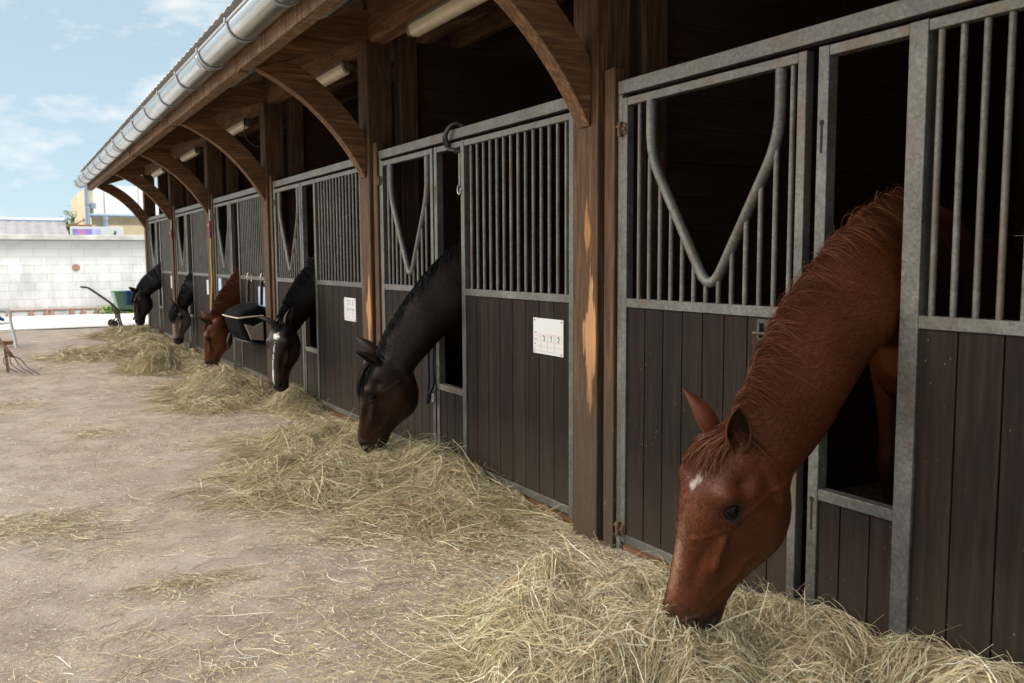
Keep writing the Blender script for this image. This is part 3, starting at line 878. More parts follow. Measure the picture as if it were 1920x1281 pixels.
def hay_pile(label, lumps, n, seed, spread=0.16, wid=(0.0022, 0.0048), length=(0.12, 0.42), tint=(1, 1, 1), stalks=0):
    """lumps: (x, y, rx, ry, height)"""
    r_ = np.random.default_rng(seed)
    lum = np.array(lumps)
    def h(x, y):
        z = np.zeros_like(x)
        for lx, ly, rx, ry, hh in lum:
            d = ((x - lx) / rx) ** 2 + ((y - ly) / ry) ** 2
            z = np.maximum(z, hh * np.clip(1 - d, 0, None) ** 0.62) + 0.25 * hh * np.exp(-1.6 * d)
        z = z / 1.18
        b = 0.55 * vnoise(x, y, seed, 4.0) + 0.30 * vnoise(x, y, seed + 1, 9.0) + 0.15 * vnoise(x, y, seed + 2, 20.0)
        return z * (0.30 + 1.35 * b)
    x0, x1 = (lum[:, 0] - lum[:, 2]).min(), min(-0.015, (lum[:, 0] + lum[:, 2]).max())
    y0, y1 = (lum[:, 1] - lum[:, 3]).min(), (lum[:, 1] + lum[:, 3]).max()
    # packed inner mass
    gx_, gy_ = np.meshgrid(np.linspace(x0, x1, 70), np.linspace(y0, y1, 90), indexing='ij')
    gz_ = h(gx_, gy_)
    gz_ = np.where(gz_ > 0.02, gz_ * 0.9 - 0.012, -0.04)
    V0 = np.stack([gx_, gy_, gz_], -1).reshape(-1, 3)
    i_ = (np.arange(69)[:, None] * 90 + np.arange(89)[None, :]).reshape(-1)
    F0 = np.stack([i_, i_ + 90, i_ + 91, i_ + 1], 1)
    C0 = np.tile(np.array([[0.20, 0.155, 0.075]]), (len(V0), 1)) * (0.7 + 0.6 * vnoise(V0[:, 0], V0[:, 1], seed + 5, 30.0))[:, None]
    # strands: pick foot points by lump, weighted by area
    ar = lum[:, 2] * lum[:, 3]; pk = r_.choice(len(lum), n, p=ar / ar.sum())
    rr = np.sqrt(r_.random(n)) * (1 + spread * r_.random(n) ** 2 * 2); an = r_.random(n) * 2 * np.pi
    x = lum[pk, 0] + lum[pk, 2] * rr * np.cos(an); y = lum[pk, 1] + lum[pk, 3] * rr * np.sin(an)
    ln = r_.uniform(*length, n) * r_.choice([0.5, 1.0, 1.25], n, p=[0.35, 0.5, 0.15])
    # strands lie in tufts: heading from a coarse flow field plus scatter
    hd = 2 * np.pi * 1.6 * vnoise(x, y, seed + 3, 2.6) + r_.normal(0, 0.75, n)
    cv = r_.normal(0, 1.5, n) * r_.random(n); K = 7
    lift = r_.random(n) ** 3 * 0.035
    wild = r_.random(n) < 0.055
    P = np.zeros((n, K, 3))
    tt = np.linspace(-0.5, 0.5, K)
    px = x.copy(); py = y.copy()
    depth = r_.random(n) ** 2 * 0.35
    arch = r_.normal(0.0, 0.02, n)
    for k in range(K):
        th = hd + cv * tt[k]
        if k:
            px = px + np.cos(th) * ln / (K - 1); py = py + np.sin(th) * ln / (K - 1)
        qx = np.minimum(px, -0.012 - 0.01 * r_.random(n))
        z = h(qx, py) * (1 - depth) + lift + arch * (1 - 4 * tt[k] ** 2) + 0.003
        z = np.where(wild, h(px[:], py) * 0.9 + (k / (K - 1)) ** 1.3 * ln * 0.42 * r_.uniform(0.8, 1.0, n), z)
        P[:, k, 0] = qx; P[:, k, 1] = py; P[:, k, 2] = np.maximum(z, 0.004)
    P[:, :, 2] += r_.normal(0, 0.0025, (n, K))
    wd = r_.uniform(*wid, n) * np.where(r_.random(n) < 0.07, 2.0, 1.0)
    if stalks:      # long stiff stalks poking out of the heap
        q = r_.choice(n, stalks, replace=False)
        lx = r_.uniform(0.18, 0.42, stalks); a_ = r_.uniform(0, 2 * np.pi, stalks); el = r_.uniform(0.05, 0.75, stalks)
        for k in range(K):
            e_ = k / (K - 1)
            P[q, k, 0] = np.minimum(P[q, 0, 0] + lx * e_ * np.cos(el) * np.cos(a_), -0.012)
            P[q, k, 1] = P[q, 0, 1] + lx * e_ * np.cos(el) * np.sin(a_)
            P[q, k, 2] = h(P[q, 0, 0], P[q, 0, 1]) * 0.9 + lx * e_ * np.sin(el) - 0.05 * e_ * e_ + 0.01
        wd[q] = r_.uniform(0.003, 0.0048, stalks)
    V, Fq, C = ribbons(P, wd, haycol(n, r_, tint), 0.4, seed)
    V = np.concatenate([V0, V]); Fq = np.concatenate([F0, Fq + len(V0)]); C = np.concatenate([C0, C])
    o = fast_mesh('hay_pile', V, Fq, C, M['hay'])
    tag(o, label, 'hay pile', 'hay heaped in front of the stalls')
    return o

hay_pile('pale hay pile in the foreground under the nearest chestnut horse', [(-0.82, 2.62, 0.46, 0.62, 0.235), (-0.25, 2.0, 0.42, 0.75, 0.16), (-0.98, 2.42, 0.36, 0.42, 0.22), (-0.2, 1.35, 0.35, 0.6, 0.20), (-0.35, 2.85, 0.3, 0.35, 0.10), (-0.70, 2.10, 0.28, 0.26, 0.185)], 34000, 21, 0.14, (0.0013, 0.0031), (0.10, 0.36), (1.12, 1.13, 1.18), 90)
hay_pile('hay pile under the dark bay horse below the second stall', [(-0.55, 6.45, 0.50, 0.80, 0.20), (-0.22, 5.30, 0.28, 0.62, 0.16), (-0.80, 5.70, 0.62, 0.65, 0.13), (-0.45, 4.75, 0.55, 0.65, 0.06), (-0.55, 5.62, 0.30, 0.34, 0.17)], 26000, 22, 0.28, (0.0014, 0.0034))
hay_pile('hay pile under the dark horse with the white blaze', [(-0.58, 10.1, 0.50, 0.95, 0.21), (-0.20, 8.55, 0.22, 0.55, 0.17), (-0.75, 9.4, 0.42, 0.5, 0.13)], 12000, 23, 0.28, (0.002, 0.0042))
hay_pile('tall lumpy hay pile under the farther chestnut horse', [(-0.92, 12.6, 0.34, 0.50, 0.27), (-0.40, 12.5, 0.38, 0.8, 0.11), (-0.6, 13.2, 0.5, 0.8, 0.13)], 7000, 24, 0.25, (0.003, 0.006))
hay_pile('wide low hay pile spread under the pale-faced horse', [(-0.5, 15.6, 0.50, 0.8, 0.16), (-1.3, 15.2, 0.75, 0.75, 0.10), (-0.5, 16.6, 0.5, 0.7, 0.15)], 6000, 25, 0.3, (0.003, 0.007))
hay_pile('farthest hay pile at the end of the row by the wheelbarrow', [(-0.42, 18.6, 0.42, 0.75, 0.17), (-0.7, 19.0, 0.42, 0.6, 0.15)], 3600, 26, 0.3, (0.004, 0.008))

def loose_hay():
    r_ = np.random.default_rng(5)
    xs, ys, = [], []
    def patch(cx, cy, sx, sy, n, ):
        xs.append(r_.normal(cx, sx, n)); ys.append(r_.normal(cy, sy, n))
    # spread in front of the stalls, thinning towards the yard
    n = 6500
    y = 1.3 + 18 * r_.random(n) ** 1.7; x = -0.03 - r_.exponential(0.62, n)
    xs.append(x); ys.append(y)
    patch(-0.55, 4.3, 0.34, 0.5, 2600); patch(-1.0, 5.0, 0.40, 0.35, 1000); patch(-0.9, 3.7, 0.40, 0.3, 800)
    patch(-0.4, 3.75, 0.25, 0.3, 1500)
    patch(-2.58, 5.55, 0.16, 0.16, 900); patch(-2.35, 5.2, 0.22, 0.22, 500); patch(-2.02, 8.25, 0.12, 0.13, 350); patch(-2.6, 10.3, 0.16, 0.3, 500)
    patch(-2.0, 4.15, 0.16, 0.08, 450); patch(-2.1, 3.4, 0.35, 0.3, 500); patch(-1.75, 3.2, 0.4, 0.3, 700); patch(-1.40, 2.75, 0.25, 0.25, 450)
    patch(-1.2, 7.2, 0.2, 0.3, 420); patch(-2.1, 13.3, 0.3, 0.6, 500); patch(-1.5, 10.8, 0.3, 0.3, 250); patch(-1.9, 14.8, 0.5, 0.5, 700)
    n = 5200
    xs.append(r_.uniform(-4.5, -0.1, n)); ys.append(1.5 + 17 * r_.random(n) ** 1.8)
    x = np.concatenate(xs); y = np.concatenate(ys)
    keep = (x < -0.03) & (x > -6); x = x[keep]; y = y[keep]; n = len(x)
    K = 5
    ln = r_.uniform(0.03, 0.20, n) * r_.choice([0.4, 1, 1.5], n, p=[0.5, 0.42, 0.08])
    hd = r_.uniform(0, 2 * np.pi, n); cv = r_.normal(0, 1.4, n)
    P = np.zeros((n, K, 3)); px, py = x.copy(), y.copy(); base = r_.random(n) ** 2 * 0.014 + 0.012
    for k in range(K):
        th = hd + cv * (k / (K - 1) - 0.5)
        if k: px = px + np.cos(th) * ln / (K - 1); py = py + np.sin(th) * ln / (K - 1)
        P[:, k] = np.stack([np.minimum(px, -0.012), py, base + r_.random(n) * 0.005], -1)
    V, Fq, C = ribbons(P, r_.uniform(0.0014, 0.0034, n), haycol(n, r_, (1.15, 1.15, 1.2)), 0.5, 9)
    o = fast_mesh('loose_hay', V, Fq, C, M['hay'])
    tag(o, 'loose stalks of hay scattered over the dirt yard', 'loose hay', kind='stuff')
    # chaff: tiny flat flakes
    n = 190000
    y = 1.4 + 13 * r_.random(n) ** 2.3
    x = -0.05 - np.where(r_.random(n) < 0.6, r_.exponential(0.9, n), r_.uniform(0, 3.6, n))
    d = 0.6 * vnoise(x, y, 41, 1.1) + 0.4 * vnoise(x, y, 42, 3.5)
    keep = d + r_.normal(0, 0.08, n) > 0.44
    x, y = x[keep], y[keep]; n = len(x)
    ln = r_.uniform(0.004, 0.022, n); hd = r_.uniform(0, 2 * np.pi, n)
    dx, dy = np.cos(hd) * ln / 2, np.sin(hd) * ln / 2
    z = 0.0145 + r_.random(n) * 0.004
    P = np.stack([np.stack([x - dx, y - dy, z], -1), np.stack([x + dx, y + dy, z + r_.normal(0, 0.002, n)], -1)], 1)
    V, Fq, C = ribbons(P, r_.uniform(0.0015, 0.004, n), haycol(n, r_, (1.3, 1.33, 1.5)), 0.6, 3)
    o = fast_mesh('hay_chaff', V, Fq, C, M['hay'])
    tag(o, 'fine pale chaff trodden into the dirt yard', 'chaff', kind='stuff')
loose_hay()

# ------------------------------------------------------------------ horses
HS = np.array([-0.03, 0.0, 0.1, 0.2, 0.3, 0.38, 0.45, 0.5, 0.56, 0.63, 0.72, 0.80, 0.88, 0.95, 0.99, 1.01])
HAD = np.array([-0.06, -0.01, 0.075, 0.118, 0.138, 0.138, 0.133, 0.128, 0.122, 0.114, 0.106, 0.102, 0.094, 0.062, 0.015, -0.02])
HAV = np.array([-0.16, -0.21, -0.285, -0.335, -0.380, -0.398, -0.396, -0.384, -0.350, -0.292, -0.228, -0.196, -0.190, -0.172, -0.12, -0.07])
HW = np.array([0.085, 0.11, 0.145, 0.168, 0.176, 0.170, 0.158, 0.146, 0.130, 0.112, 0.096, 0.092, 0.098, 0.090, 0.065, 0.03])
HK = np.array([0.1, 0.12, 0.18, 0.25, 0.22, 0.12, 0.02, -0.05, -0.05, 0.02, 0.08, 0.08, 0.10, 0.05, 0.0, 0.0])   # >0: wider on the face side
def itp(s, arr): return np.interp(s, HS, arr)

def head_pt(s, th):
    """point of the head's skin in head units: s along the head, th around it from the face line"""
    ad, av, W, k = itp(s, HAD), itp(s, HAV), itp(s, HW), itp(s, HK)
    c, sn = np.cos(th), np.sin(th)
    cc = np.sign(c) * np.abs(c) ** 0.80
    ss = np.sign(sn) * np.abs(sn) ** 0.86
    return np.stack([s + 0 * c, (ad + av) / 2 + (ad - av) / 2 * cc, W * ss * (1 + k * cc)], -1)

def cat(pts, u):
    """catmull-rom through pts (n,d) at u in [0,n-1]"""
    pts = np.asarray(pts, float); n = len(pts); u = np.clip(np.asarray(u, float), 0, n - 1 - 1e-9)
    i = np.floor(u).astype(int); t = (u - i)[..., None]
    g_ = lambda k: pts[np.clip(k, 0, n - 1)]
    p0, p1, p2, p3 = g_(i - 1), g_(i), g_(i + 1), g_(i + 2)
    return 0.5 * (2 * p1 + (p2 - p0) * t + (2 * p0 - 5 * p1 + 4 * p2 - p3) * t ** 2 + (3 * p1 - p0 - 3 * p2 + p3) * t ** 3)

def unit(v): return v / (np.linalg.norm(v, axis=-1, keepdims=True) + 1e-9)
def G(*d): return np.exp(-sum(x * x for x in d))
def sstep(x, a, b):
    t = np.clip((x - a) / (b - a), 0, 1); return t * t * (3 - 2 * t)

def make_horse(label, P, Mz, D, neck, yc, coat, mane, voxel, bodyx=0.0, by=0.0, ears=0.0, lean=0.0):
    root = thing('horse', label, 'horse', (0.9 + bodyx, yc + by, 0), 'horses feeding at the stall fronts')
    P = np.array(P, float); Mz = np.array(Mz, float)
    es = Mz - P; Lh = np.linalg.norm(es); es /= Lh
    D = np.array(D, float); ea = unit(D - es * D.dot(es)); ew = np.cross(es, ea)
    tow = lambda q: P + Lh * (q[..., 0:1] * es + q[..., 1:2] * ea + q[..., 2:3] * ew)
    mb = MB()
    th = np.linspace(0, 2 * np.pi, 28, endpoint=False)
    mb.loft([[tuple(p) for p in tow(head_pt(np.full_like(th, s), th))] for s in np.linspace(-0.03, 1.01, 40)])
    # neck
    NA = np.array([a for a, b, w in neck], float); NBt = np.array([b for a, b, w in neck], float); NW = np.array([[w] for a, b, w in neck], float)
    nn = len(neck) - 1
    def neck_pt(u, t, f=1.0):
        A, B, W = cat(NA, u), cat(NBt, u), cat(NW, u)[..., 0]
        C = (A + B) / 2; dC = cat((NA + NBt) / 2, np.clip(u + 0.05, 0, nn)) - cat((NA + NBt) / 2, np.clip(u - 0.05, 0, nn))
        hv = (A - B) / 2; wv = unit(np.cross(unit(hv), unit(dC)))
        c, sn = np.cos(t), np.sin(t)
        return C + hv * (c * f)[..., None] + wv * (W * f * sn * (1 - 0.34 * c - 0.10 * c * c))[..., None]
    mb.loft([[tuple(p) for p in neck_pt(np.full_like(th, u), th)] for u in np.linspace(0, nn, 26)])
    # trunk
    cx = bodyx; y0 = yc + by
    def trunk(x): return y0 + lean * (x - 0.4)
    tr = [(0.22, 1.10, .12, .10), (0.27, 1.12, .22, .17), (0.36, 1.17, .32, .215), (0.5, 1.24, .41, .245), (0.66, 1.27, .46, .265), (0.85, 1.22, .43, .285), (1.15, 1.17, .39, .31), (1.5, 1.18, .37, .315), (1.8, 1.23, .36, .30), (2.05, 1.25, .34, .275), (2.22, 1.23, .27, .21), (2.32, 1.20, .15, .12)]
    mb.loft([[(x + cx, trunk(x) + w * math.sin(t), zc + h_ * math.cos(t)) for t in np.linspace(0, 2 * math.pi, 24, endpoint=False)] for x, zc, h_, w in tr])
    for sy in (-1, 1):
        fx = 0.50 + (0.05 if sy > 0 else -0.03)
        fl = [(fx + .02, 1.20, .15, .085), (fx, 1.0, .125, .082), (fx - .005, .82, .088, .066), (fx - .01, .62, .058, .05), (fx - .02, .54, .058, .053), (fx - .015, .47, .048, .043), (fx, .36, .034, .030), (fx, .22, .036, .030), (fx - .01, .17, .045, .038), (fx - .035, .10, .040, .036), (fx - .05, .065, .05, .05), (fx - .07, .02, .07, .062), (fx - .07, .0, .07, .062)]
        mb.loft([[(x + cx + a * math.cos(t), trunk(.5) + sy * (.145 + .02 * (z_ > .9)) + b * math.sin(t), z_) for t in np.linspace(0, 2 * math.pi, 14, endpoint=False)] for x, z_, a, b in fl])
        hx = 2.02 + (0.06 if sy > 0 else -0.04)
        hl = [(hx, 1.25, .25, .12), (hx - .02, 1.0, .21, .12), (hx - .03, .85, .14, .085), (hx + .04, .68, .082, .06), (hx + .11, .57, .065, .05), (hx + .10, .50, .055, .045), (hx + .08, .36, .038, .034), (hx + .06, .2, .040, .034), (hx + .04, .16, .046, .038), (hx + .01, .09, .042, .038), (hx - .01, .02, .068, .058), (hx - .01, .0, .068, .058)]
        mb.loft([[(x + cx + a * math.cos(t), trunk(2.0) + sy * .15 + b * math.sin(t), z_) for t in np.linspace(0, 2 * math.pi, 14, endpoint=False)] for x, z_, a, b in hl])
    # fuse into one skin
    tmp = link_mesh('tmp_skin', mb.v, mb.f, None)
    rm = tmp.modifiers.new('fuse', 'REMESH'); rm.mode = 'VOXEL'; rm.voxel_size = voxel
    sm_ = tmp.modifiers.new('relax', 'SMOOTH'); sm_.factor = 0.5; sm_.iterations = max(3, int(0.075 / voxel))
    dg = bpy.context.evaluated_depsgraph_get()
    ev = tmp.evaluated_get(dg); me = ev.to_mesh()
    nv = len(me.vertices)
    V = np.zeros(nv * 3); me.vertices.foreach_get('co', V); V = V.reshape(-1, 3)
    N = np.zeros(nv * 3); me.vertices.foreach_get('normal', N); N = N.reshape(-1, 3)
    Fq = [tuple(p.vertices) for p in me.polygons]
    ev.to_mesh_clear()
    bpy.data.objects.remove(tmp)
    # head coordinates of every skin point
    q = (V - P) / Lh
    s, a, w = q @ es, q @ ea, q @ ew
    aw = np.abs(w)
    inh = (s > -0.1) & (s < 1.08) & (a > -0.48) & (a < 0.22) & (aw < 0.26)
    sd_ = sstep(aw, 0.03, 0.065) * inh
    eo = mane.get('eo', 0.0); se = s - eo
    d = 0.034 * G((se - .305) / .045, (a - .070) / .045)
    d -= 0.032 * G((se - .235) / .045, (a - .012) / .045)
    d -= 0.022 * G((se - .362) / .030, (a - .030) / .026)
    d += 0.010 * G((se - .415) / .022, (a - .02) / .04)
    ln_ = a - (0.012 - 0.10 * (s - .44))
    d += 0.028 * np.exp(-(ln_ / .018) ** 2) * sstep(s, .42, .47) * (1 - sstep(s, .58, .66))
    d -= 0.022 * G((s - .60) / .09, (a + .075) / .04)
    d -= 0.012 * G((s - .50) / .10, (a + .02) / .030)
    ve = a + .13 - .5 * (s - .62) - .02 * np.sin(26 * s)
    d += 0.007 * np.exp(-(ve / .009) ** 2) * sstep(s, .48, .54) * (1 - sstep(s, .74, .80))
    ve2 = (s - .10) - .9 * (a + .30) - .03 * np.sin(14 * a)
    d += 0.006 * np.exp(-(ve2 / .012) ** 2) * sstep(a, -.36, -.30)
    d += 0.024 * G((s - .36) / .12, (a + .22) / .10)
    d -= 0.018 * G((s - .14) / .05, (a + .26) / .10)
    d -= 0.016 * G((s - .60) / .13, (a - .062) / .026)
    rn = np.sqrt(((s - .905) / .030) ** 2 + ((a - .030 - 0.5 * (s - .905)) / .022) ** 2)
    d += 0.014 * np.exp(-((rn - 1.75) / .45) ** 2)
    d -= 0.060 * np.exp(-rn ** 2)
    # mouth line
    mx_, my_ = np.array([1.0, -.030]), np.array([.850, -.095])
    dv = my_ - mx_; Lm = np.linalg.norm(dv); dv /= Lm
    tm = (s - mx_[0]) * dv[0] + (a - mx_[1]) * dv[1]; dm = -(s - mx_[0]) * dv[1] + (a - mx_[1]) * dv[0]
    mline = np.exp(-(dm / .0095) ** 2) * sstep(tm, -.03, .0) * (1 - sstep(tm, Lm - .02, Lm + .015)) * inh
    d += 0.012 * G((s - .935) / .035, (a + .135) / .03)
    d += 0.008 * np.exp(-((dm - .022) / .014) ** 2) * sstep(tm, -.03, .0) * (1 - sstep(tm, Lm - .03, Lm + .01))
    d = d * sd_ - 0.020 * mline
    # muscle and fold relief on the neck and cheek
    rel = 0.0035 * np.sin(V[:, 0] * 19 + V[:, 2] * 13 + 2 * np.sin(V[:, 1] * 9)) * np.sin(V[:, 2] * 11 - V[:, 0] * 7) * (1 - inh)
    V2 = V + N * (d * Lh + rel)[:, None]
    C = coat(V, s, a, w, inh, N)
    ring = np.clip(1.6 * G((se - .368) / .050, (a - .026) / .044), 0, 1) * sd_
    C = C * (1 - 0.90 * ring[:, None])
    C = C * (1 - 0.93 * (np.exp(-(rn / 1.0) ** 2) * sd_)[:, None]) * (1 - 0.75 * mline[:, None])
    leg = sstep(0.62 - V[:, 2], 0.0, 0.25) * (V[:, 0] > 0.3)
    hoof = (V[:, 2] < 0.07) & (V[:, 0] > 0.3)
    C[hoof] = (0.03, 0.025, 0.02)
    # ears
    EV, EF, EC = [], [], []
    for sgn in (-1, 1):
        e3 = ears[(sgn + 1) // 2] if isinstance(ears, tuple) else (0.62 - ears, 0.66 + ears, 0.26)
        base = tow(np.array([[0.055, 0.020, sgn * 0.082]]))[0] - es * 0.0
        dr_ = unit(-es * e3[0] + ea * e3[1] + ew * sgn * e3[2])
        op = unit(es * 0.62 + ea * 0.42 + ew * sgn * 0.72); op = unit(op - dr_ * op.dot(dr_))
        sdv = np.cross(dr_, op)
        le = mane.get('ear_len', 0.265) * Lh; rings = []
        hh = np.array([-.14, 0, .15, .3, .45, .6, .75, .87, .95, 1.0])
        rr_ = np.array([.13, .165, .215, .235, .228, .195, .145, .088, .042, .010])
        ph = np.array([165, 150, 132, 118, 108, 100, 94, 88, 82, 75])
        for h_, r_, f_ in zip(hh, rr_, ph):
            an = np.radians(np.linspace(-f_, f_, 13))
            cen = base + dr_ * le * h_ + op * le * (0.10 * h_ * h_ + 0.04) - op * 0
            outer = [cen + le * r_ * (-np.cos(x) * op * 0.85 + np.sin(x) * sdv) for x in an]
            ri = max(r_ - 0.035, r_ * 0.5)
            inner = [cen + le * ri * (-np.cos(x) * op * 0.85 + np.sin(x) * sdv) for x in an[::-1]]
            rings.append(outer + inner)
        o_ = nv + len(EV); n_ = 26
        for ri_, rg in enumerate(rings):
            for k_, p in enumerate(rg):
                EV.append(p)
                EC.append((k_ >= 13, hh[ri_]))
        for i in range(len(rings) - 1):
            for k in range(n_):
                k2 = (k + 1) % n_
                EF.append((o_ + i * n_ + k, o_ + i * n_ + k2, o_ + (i + 1) * n_ + k2, o_ + (i + 1) * n_ + k))
        EF.append(tuple(o_ + k for k in range(n_ - 1, -1, -1)))
        EF.append(tuple(o_ + (len(rings) - 1) * n_ + k for k in range(n_)))
    ec = np.array([np.array(mane['ear_in'] if i_ else mane['ear']) * (1 - mane.get('tip', 0.5) * max(0, h_ - .5)) for i_, h_ in EC])
    # eyelids
    eyes = []
    for sgn in (-1, 1):
        W_ = itp(.362 + eo, HW) * 0.985
        eyes.append((tow(np.array([[0.364 + eo, 0.030, sgn * (W_ - 0.020)]]))[0], sgn))
    allV = np.concatenate([V2, np.array(EV)])
    allC = np.concatenate([C, ec])
    off = np.array(ORIGIN[root.name])
    me = bpy.data.meshes.new('body')
    me.from_pydata([tuple(p) for p in (allV - off)], [], Fq + EF)
    at_ = me.attributes.new('coat', 'FLOAT_COLOR', 'POINT')
    at_.data.foreach_set('color', np.concatenate([allC, np.ones((len(allC), 1))], 1).astype(np.float32).ravel())
    me.materials.append(M['coat']); me.shade_smooth()
    bm = bmesh.new(); bm.from_mesh(me); bmesh.ops.recalc_face_normals(bm, faces=bm.faces); bm.to_mesh(me); bm.free()
    bo = bpy.data.objects.new('body', me); COL.objects.link(bo); bo.parent = root; ORIGIN[bo.name] = Vector(off)
    nf = mane.get('fur', 0)
    if nf:
        r_ = np.random.default_rng(mane['seed'] + 9)
        ok = np.where((V2[:, 0] < 0.32) & (V2[:, 2] > 0.0) & (ring < .55) & ~(inh & ((mline > .3) | ((rn < 1.4) & (sd_ > .3)))))[0]
        pk = r_.choice(ok, nf)
        nrm = N[pk]; tan = r_.normal(size=(nf, 3)); tan -= nrm * (tan * nrm).sum(1, keepdims=True)
        root_p = V2[pk] + tan * voxel * 0.35
        hw_ = (inh[pk] * sstep(s[pk], 0.06, 0.2))[:, None]
        flow_h = es[None] * 0.75 - ea[None] * (0.45 + 1.2 * np.clip(-a[pk], 0, .4))[:, None]
        flow_n = np.array([[0.62, 0.0, 0.12]])
        fl_ = flow_h * hw_ + flow_n * (1 - hw_) + r_.normal(0, 0.16, (nf, 3)) + 0.13 * np.stack([np.sin(V2[pk, 2] * 17 + V2[pk, 0] * 9), np.cos(V2[pk, 2] * 13), np.sin(V2[pk, 0] * 15 + 1)], 1) * (1 - 0.5 * hw_)
        fl_ -= nrm * (fl_ * nrm).sum(1, keepdims=True); fl_ = unit(fl_)
        ln_f = (r_.uniform(.010, .018, (nf, 1)) * (1 - 0.45 * hw_))
        Pf = np.stack([root_p - nrm * .0006, root_p + fl_ * ln_f * .5 + nrm * .0016, root_p + fl_ * ln_f + nrm * .0012], 1)
        cf = C[pk] * r_.choice([0.84, 0.97, 1.12, 1.35], (nf, 1), p=[.22, .43, .27, .08])
        Vf, Ff, Cf = ribbons(Pf, np.full(nf, mane.get('furw', .0010)), cf, 0.2, 5)
        fast_mesh('fur', Vf, Ff, Cf, M['hair'], root)
    for c, sgn in eyes:
        out = ew * sgn
        r_ = 0.033 * Lh
        eb = MB().sphere((0, 0, 0), 1.0, 18, 12)
        X = np.array(eb.v)
        X = c + r_ * (X[:, :1] * es * 1.08 + X[:, 1:2] * ea * 0.80 + X[:, 2:] * out * 0.86)
        link_mesh('eye', [tuple(p) for p in X], eb.f, M['eye'], root).data.shade_smooth()
        # upper and lower lid folds
        lid = MB()
        for up_, k_ in ((1, 1.12), (-1, 1.0)):
            pts = []
            for x in np.linspace(-1.15, 1.15, 11):
                t_ = x / 1.15
                pts.append(c + r_ * (es * (-1.02 * 0 + 0.0) + ea * 0) + r_ * (es * (-up_ * (0.62 if up_ > 0 else 0.78) * (1 - t_ * t_) * k_ + 0.10 * t_) + ea * (t_ * 1.02) + out * (0.66 * math.sqrt(max(0.02, 1 - t_ * t_ * 0.92)))))
            lid.tube(pts, [r_ * (0.06 + 0.20 * (1 - abs(x))) for x in np.linspace(-1, 1, 11)], 8)
        lo_ = link_mesh('eyelid', lid.v, lid.f, None, root)
        la = lo_.data.attributes.new('coat', 'FLOAT_COLOR', 'POINT')
        la.data.foreach_set('color', np.tile(np.array([*mane['lid'], 1.0], dtype=np.float32), len(lid.v)))
        lo_.data.materials.append(M['coat']); lo_.data.shade_smooth()
    # mane: locks follow the neck's skin from the crest down one side
    r_ = np.random.default_rng(mane['seed']); n = mane['n']; K = 9
    u = r_.uniform(0.05, mane.get('u1', nn - 0.1), n)
    clump = np.floor(u * 14)
    crn = np.random.default_rng(3).normal(size=400)
    tt = np.linspace(0, 1, K)
    thm = mane['side'] * mane['fall'] * r_.uniform(0.30, 1.25, n) * (1 + 0.32 * crn[(clump + 7).astype(int) % 400])
    flow = mane['flow'] * r_.uniform(0.3, 1.2, n) + 0.16 * crn[(clump + 90).astype(int) % 400]
    lift = mane['lift'] * r_.random(n) ** 1.5 * np.where(r_.random(n) < 0.09, 3.2, 1.0)
    t0 = r_.normal(0, 0.06, n)
    Pm = np.zeros((n, K, 3))
    for k in range(K):
        e = tt[k]
        uu = np.clip(u + flow * e ** 1.3, 0, nn)
        ang = t0 * (1 - e) + thm * e ** 1.25
        f_ = 0.985 + (0.055 + lift) * np.sin(np.pi * min(0.95, e * 0.8 + 0.02)) + 0.012
        Pm[:, k] = neck_pt(uu, ang, f_)
    Pm += r_.normal(0, 0.0022, (n, 1, 3))
    cm = np.array(mane['col'])[r_.choice(len(mane['col']), n)] * r_.uniform(0.7, 1.3, (n, 1))
    Vm, Fm, Cm = ribbons(Pm, r_.uniform(*mane['w'], n), cm, 0.15, mane['seed'])
    fast_mesh('mane', Vm, Fm, Cm, M['hair'], root)
    n = mane['fn']
    if n:
        s0 = r_.uniform(-0.03, 0.06, n); w0 = r_.normal(0, 0.20, n); s1 = r_.uniform(mane['f0'], mane['f1'], n); w1 = w0 * 1.4 + r_.normal(mane.get('fside', 0), 0.16, n)
        lf = r_.random(n) ** 1.5 * mane.get('flift', 0.05)
        Pf = np.zeros((n, K, 3))
        for k in range(K):
            e = tt[k]
            hp = head_pt(s0 + (s1 - s0) * e, w0 + (w1 - w0) * e)
            hp[:, 1] += (0.012 + lf) * np.sin(np.pi * (0.1 + 0.75 * e)) + 0.006
            Pf[:, k] = tow(hp)
        cm = np.array(mane['col'])[r_.choice(len(mane['col']), n)] * r_.uniform(0.7, 1.3, (n, 1))
        Vm, Fm, Cm = ribbons(Pf, r_.uniform(*mane['w'], n), cm, 0.15, mane['seed'] + 1)
        fast_mesh('forelock', Vm, Fm, Cm, M['hair'], root)
    return root

def mixc(c, k, col): return c * (1 - k[:, None]) + np.array(col)[None, :] * k[:, None]
def rnd_edge(V, sc, seed=0): return vnoise(V[:, 0] * 3.1 + V[:, 2] * 2.2, V[:, 1] * 3 + V[:, 2] * 1.7, 77 + seed, sc)

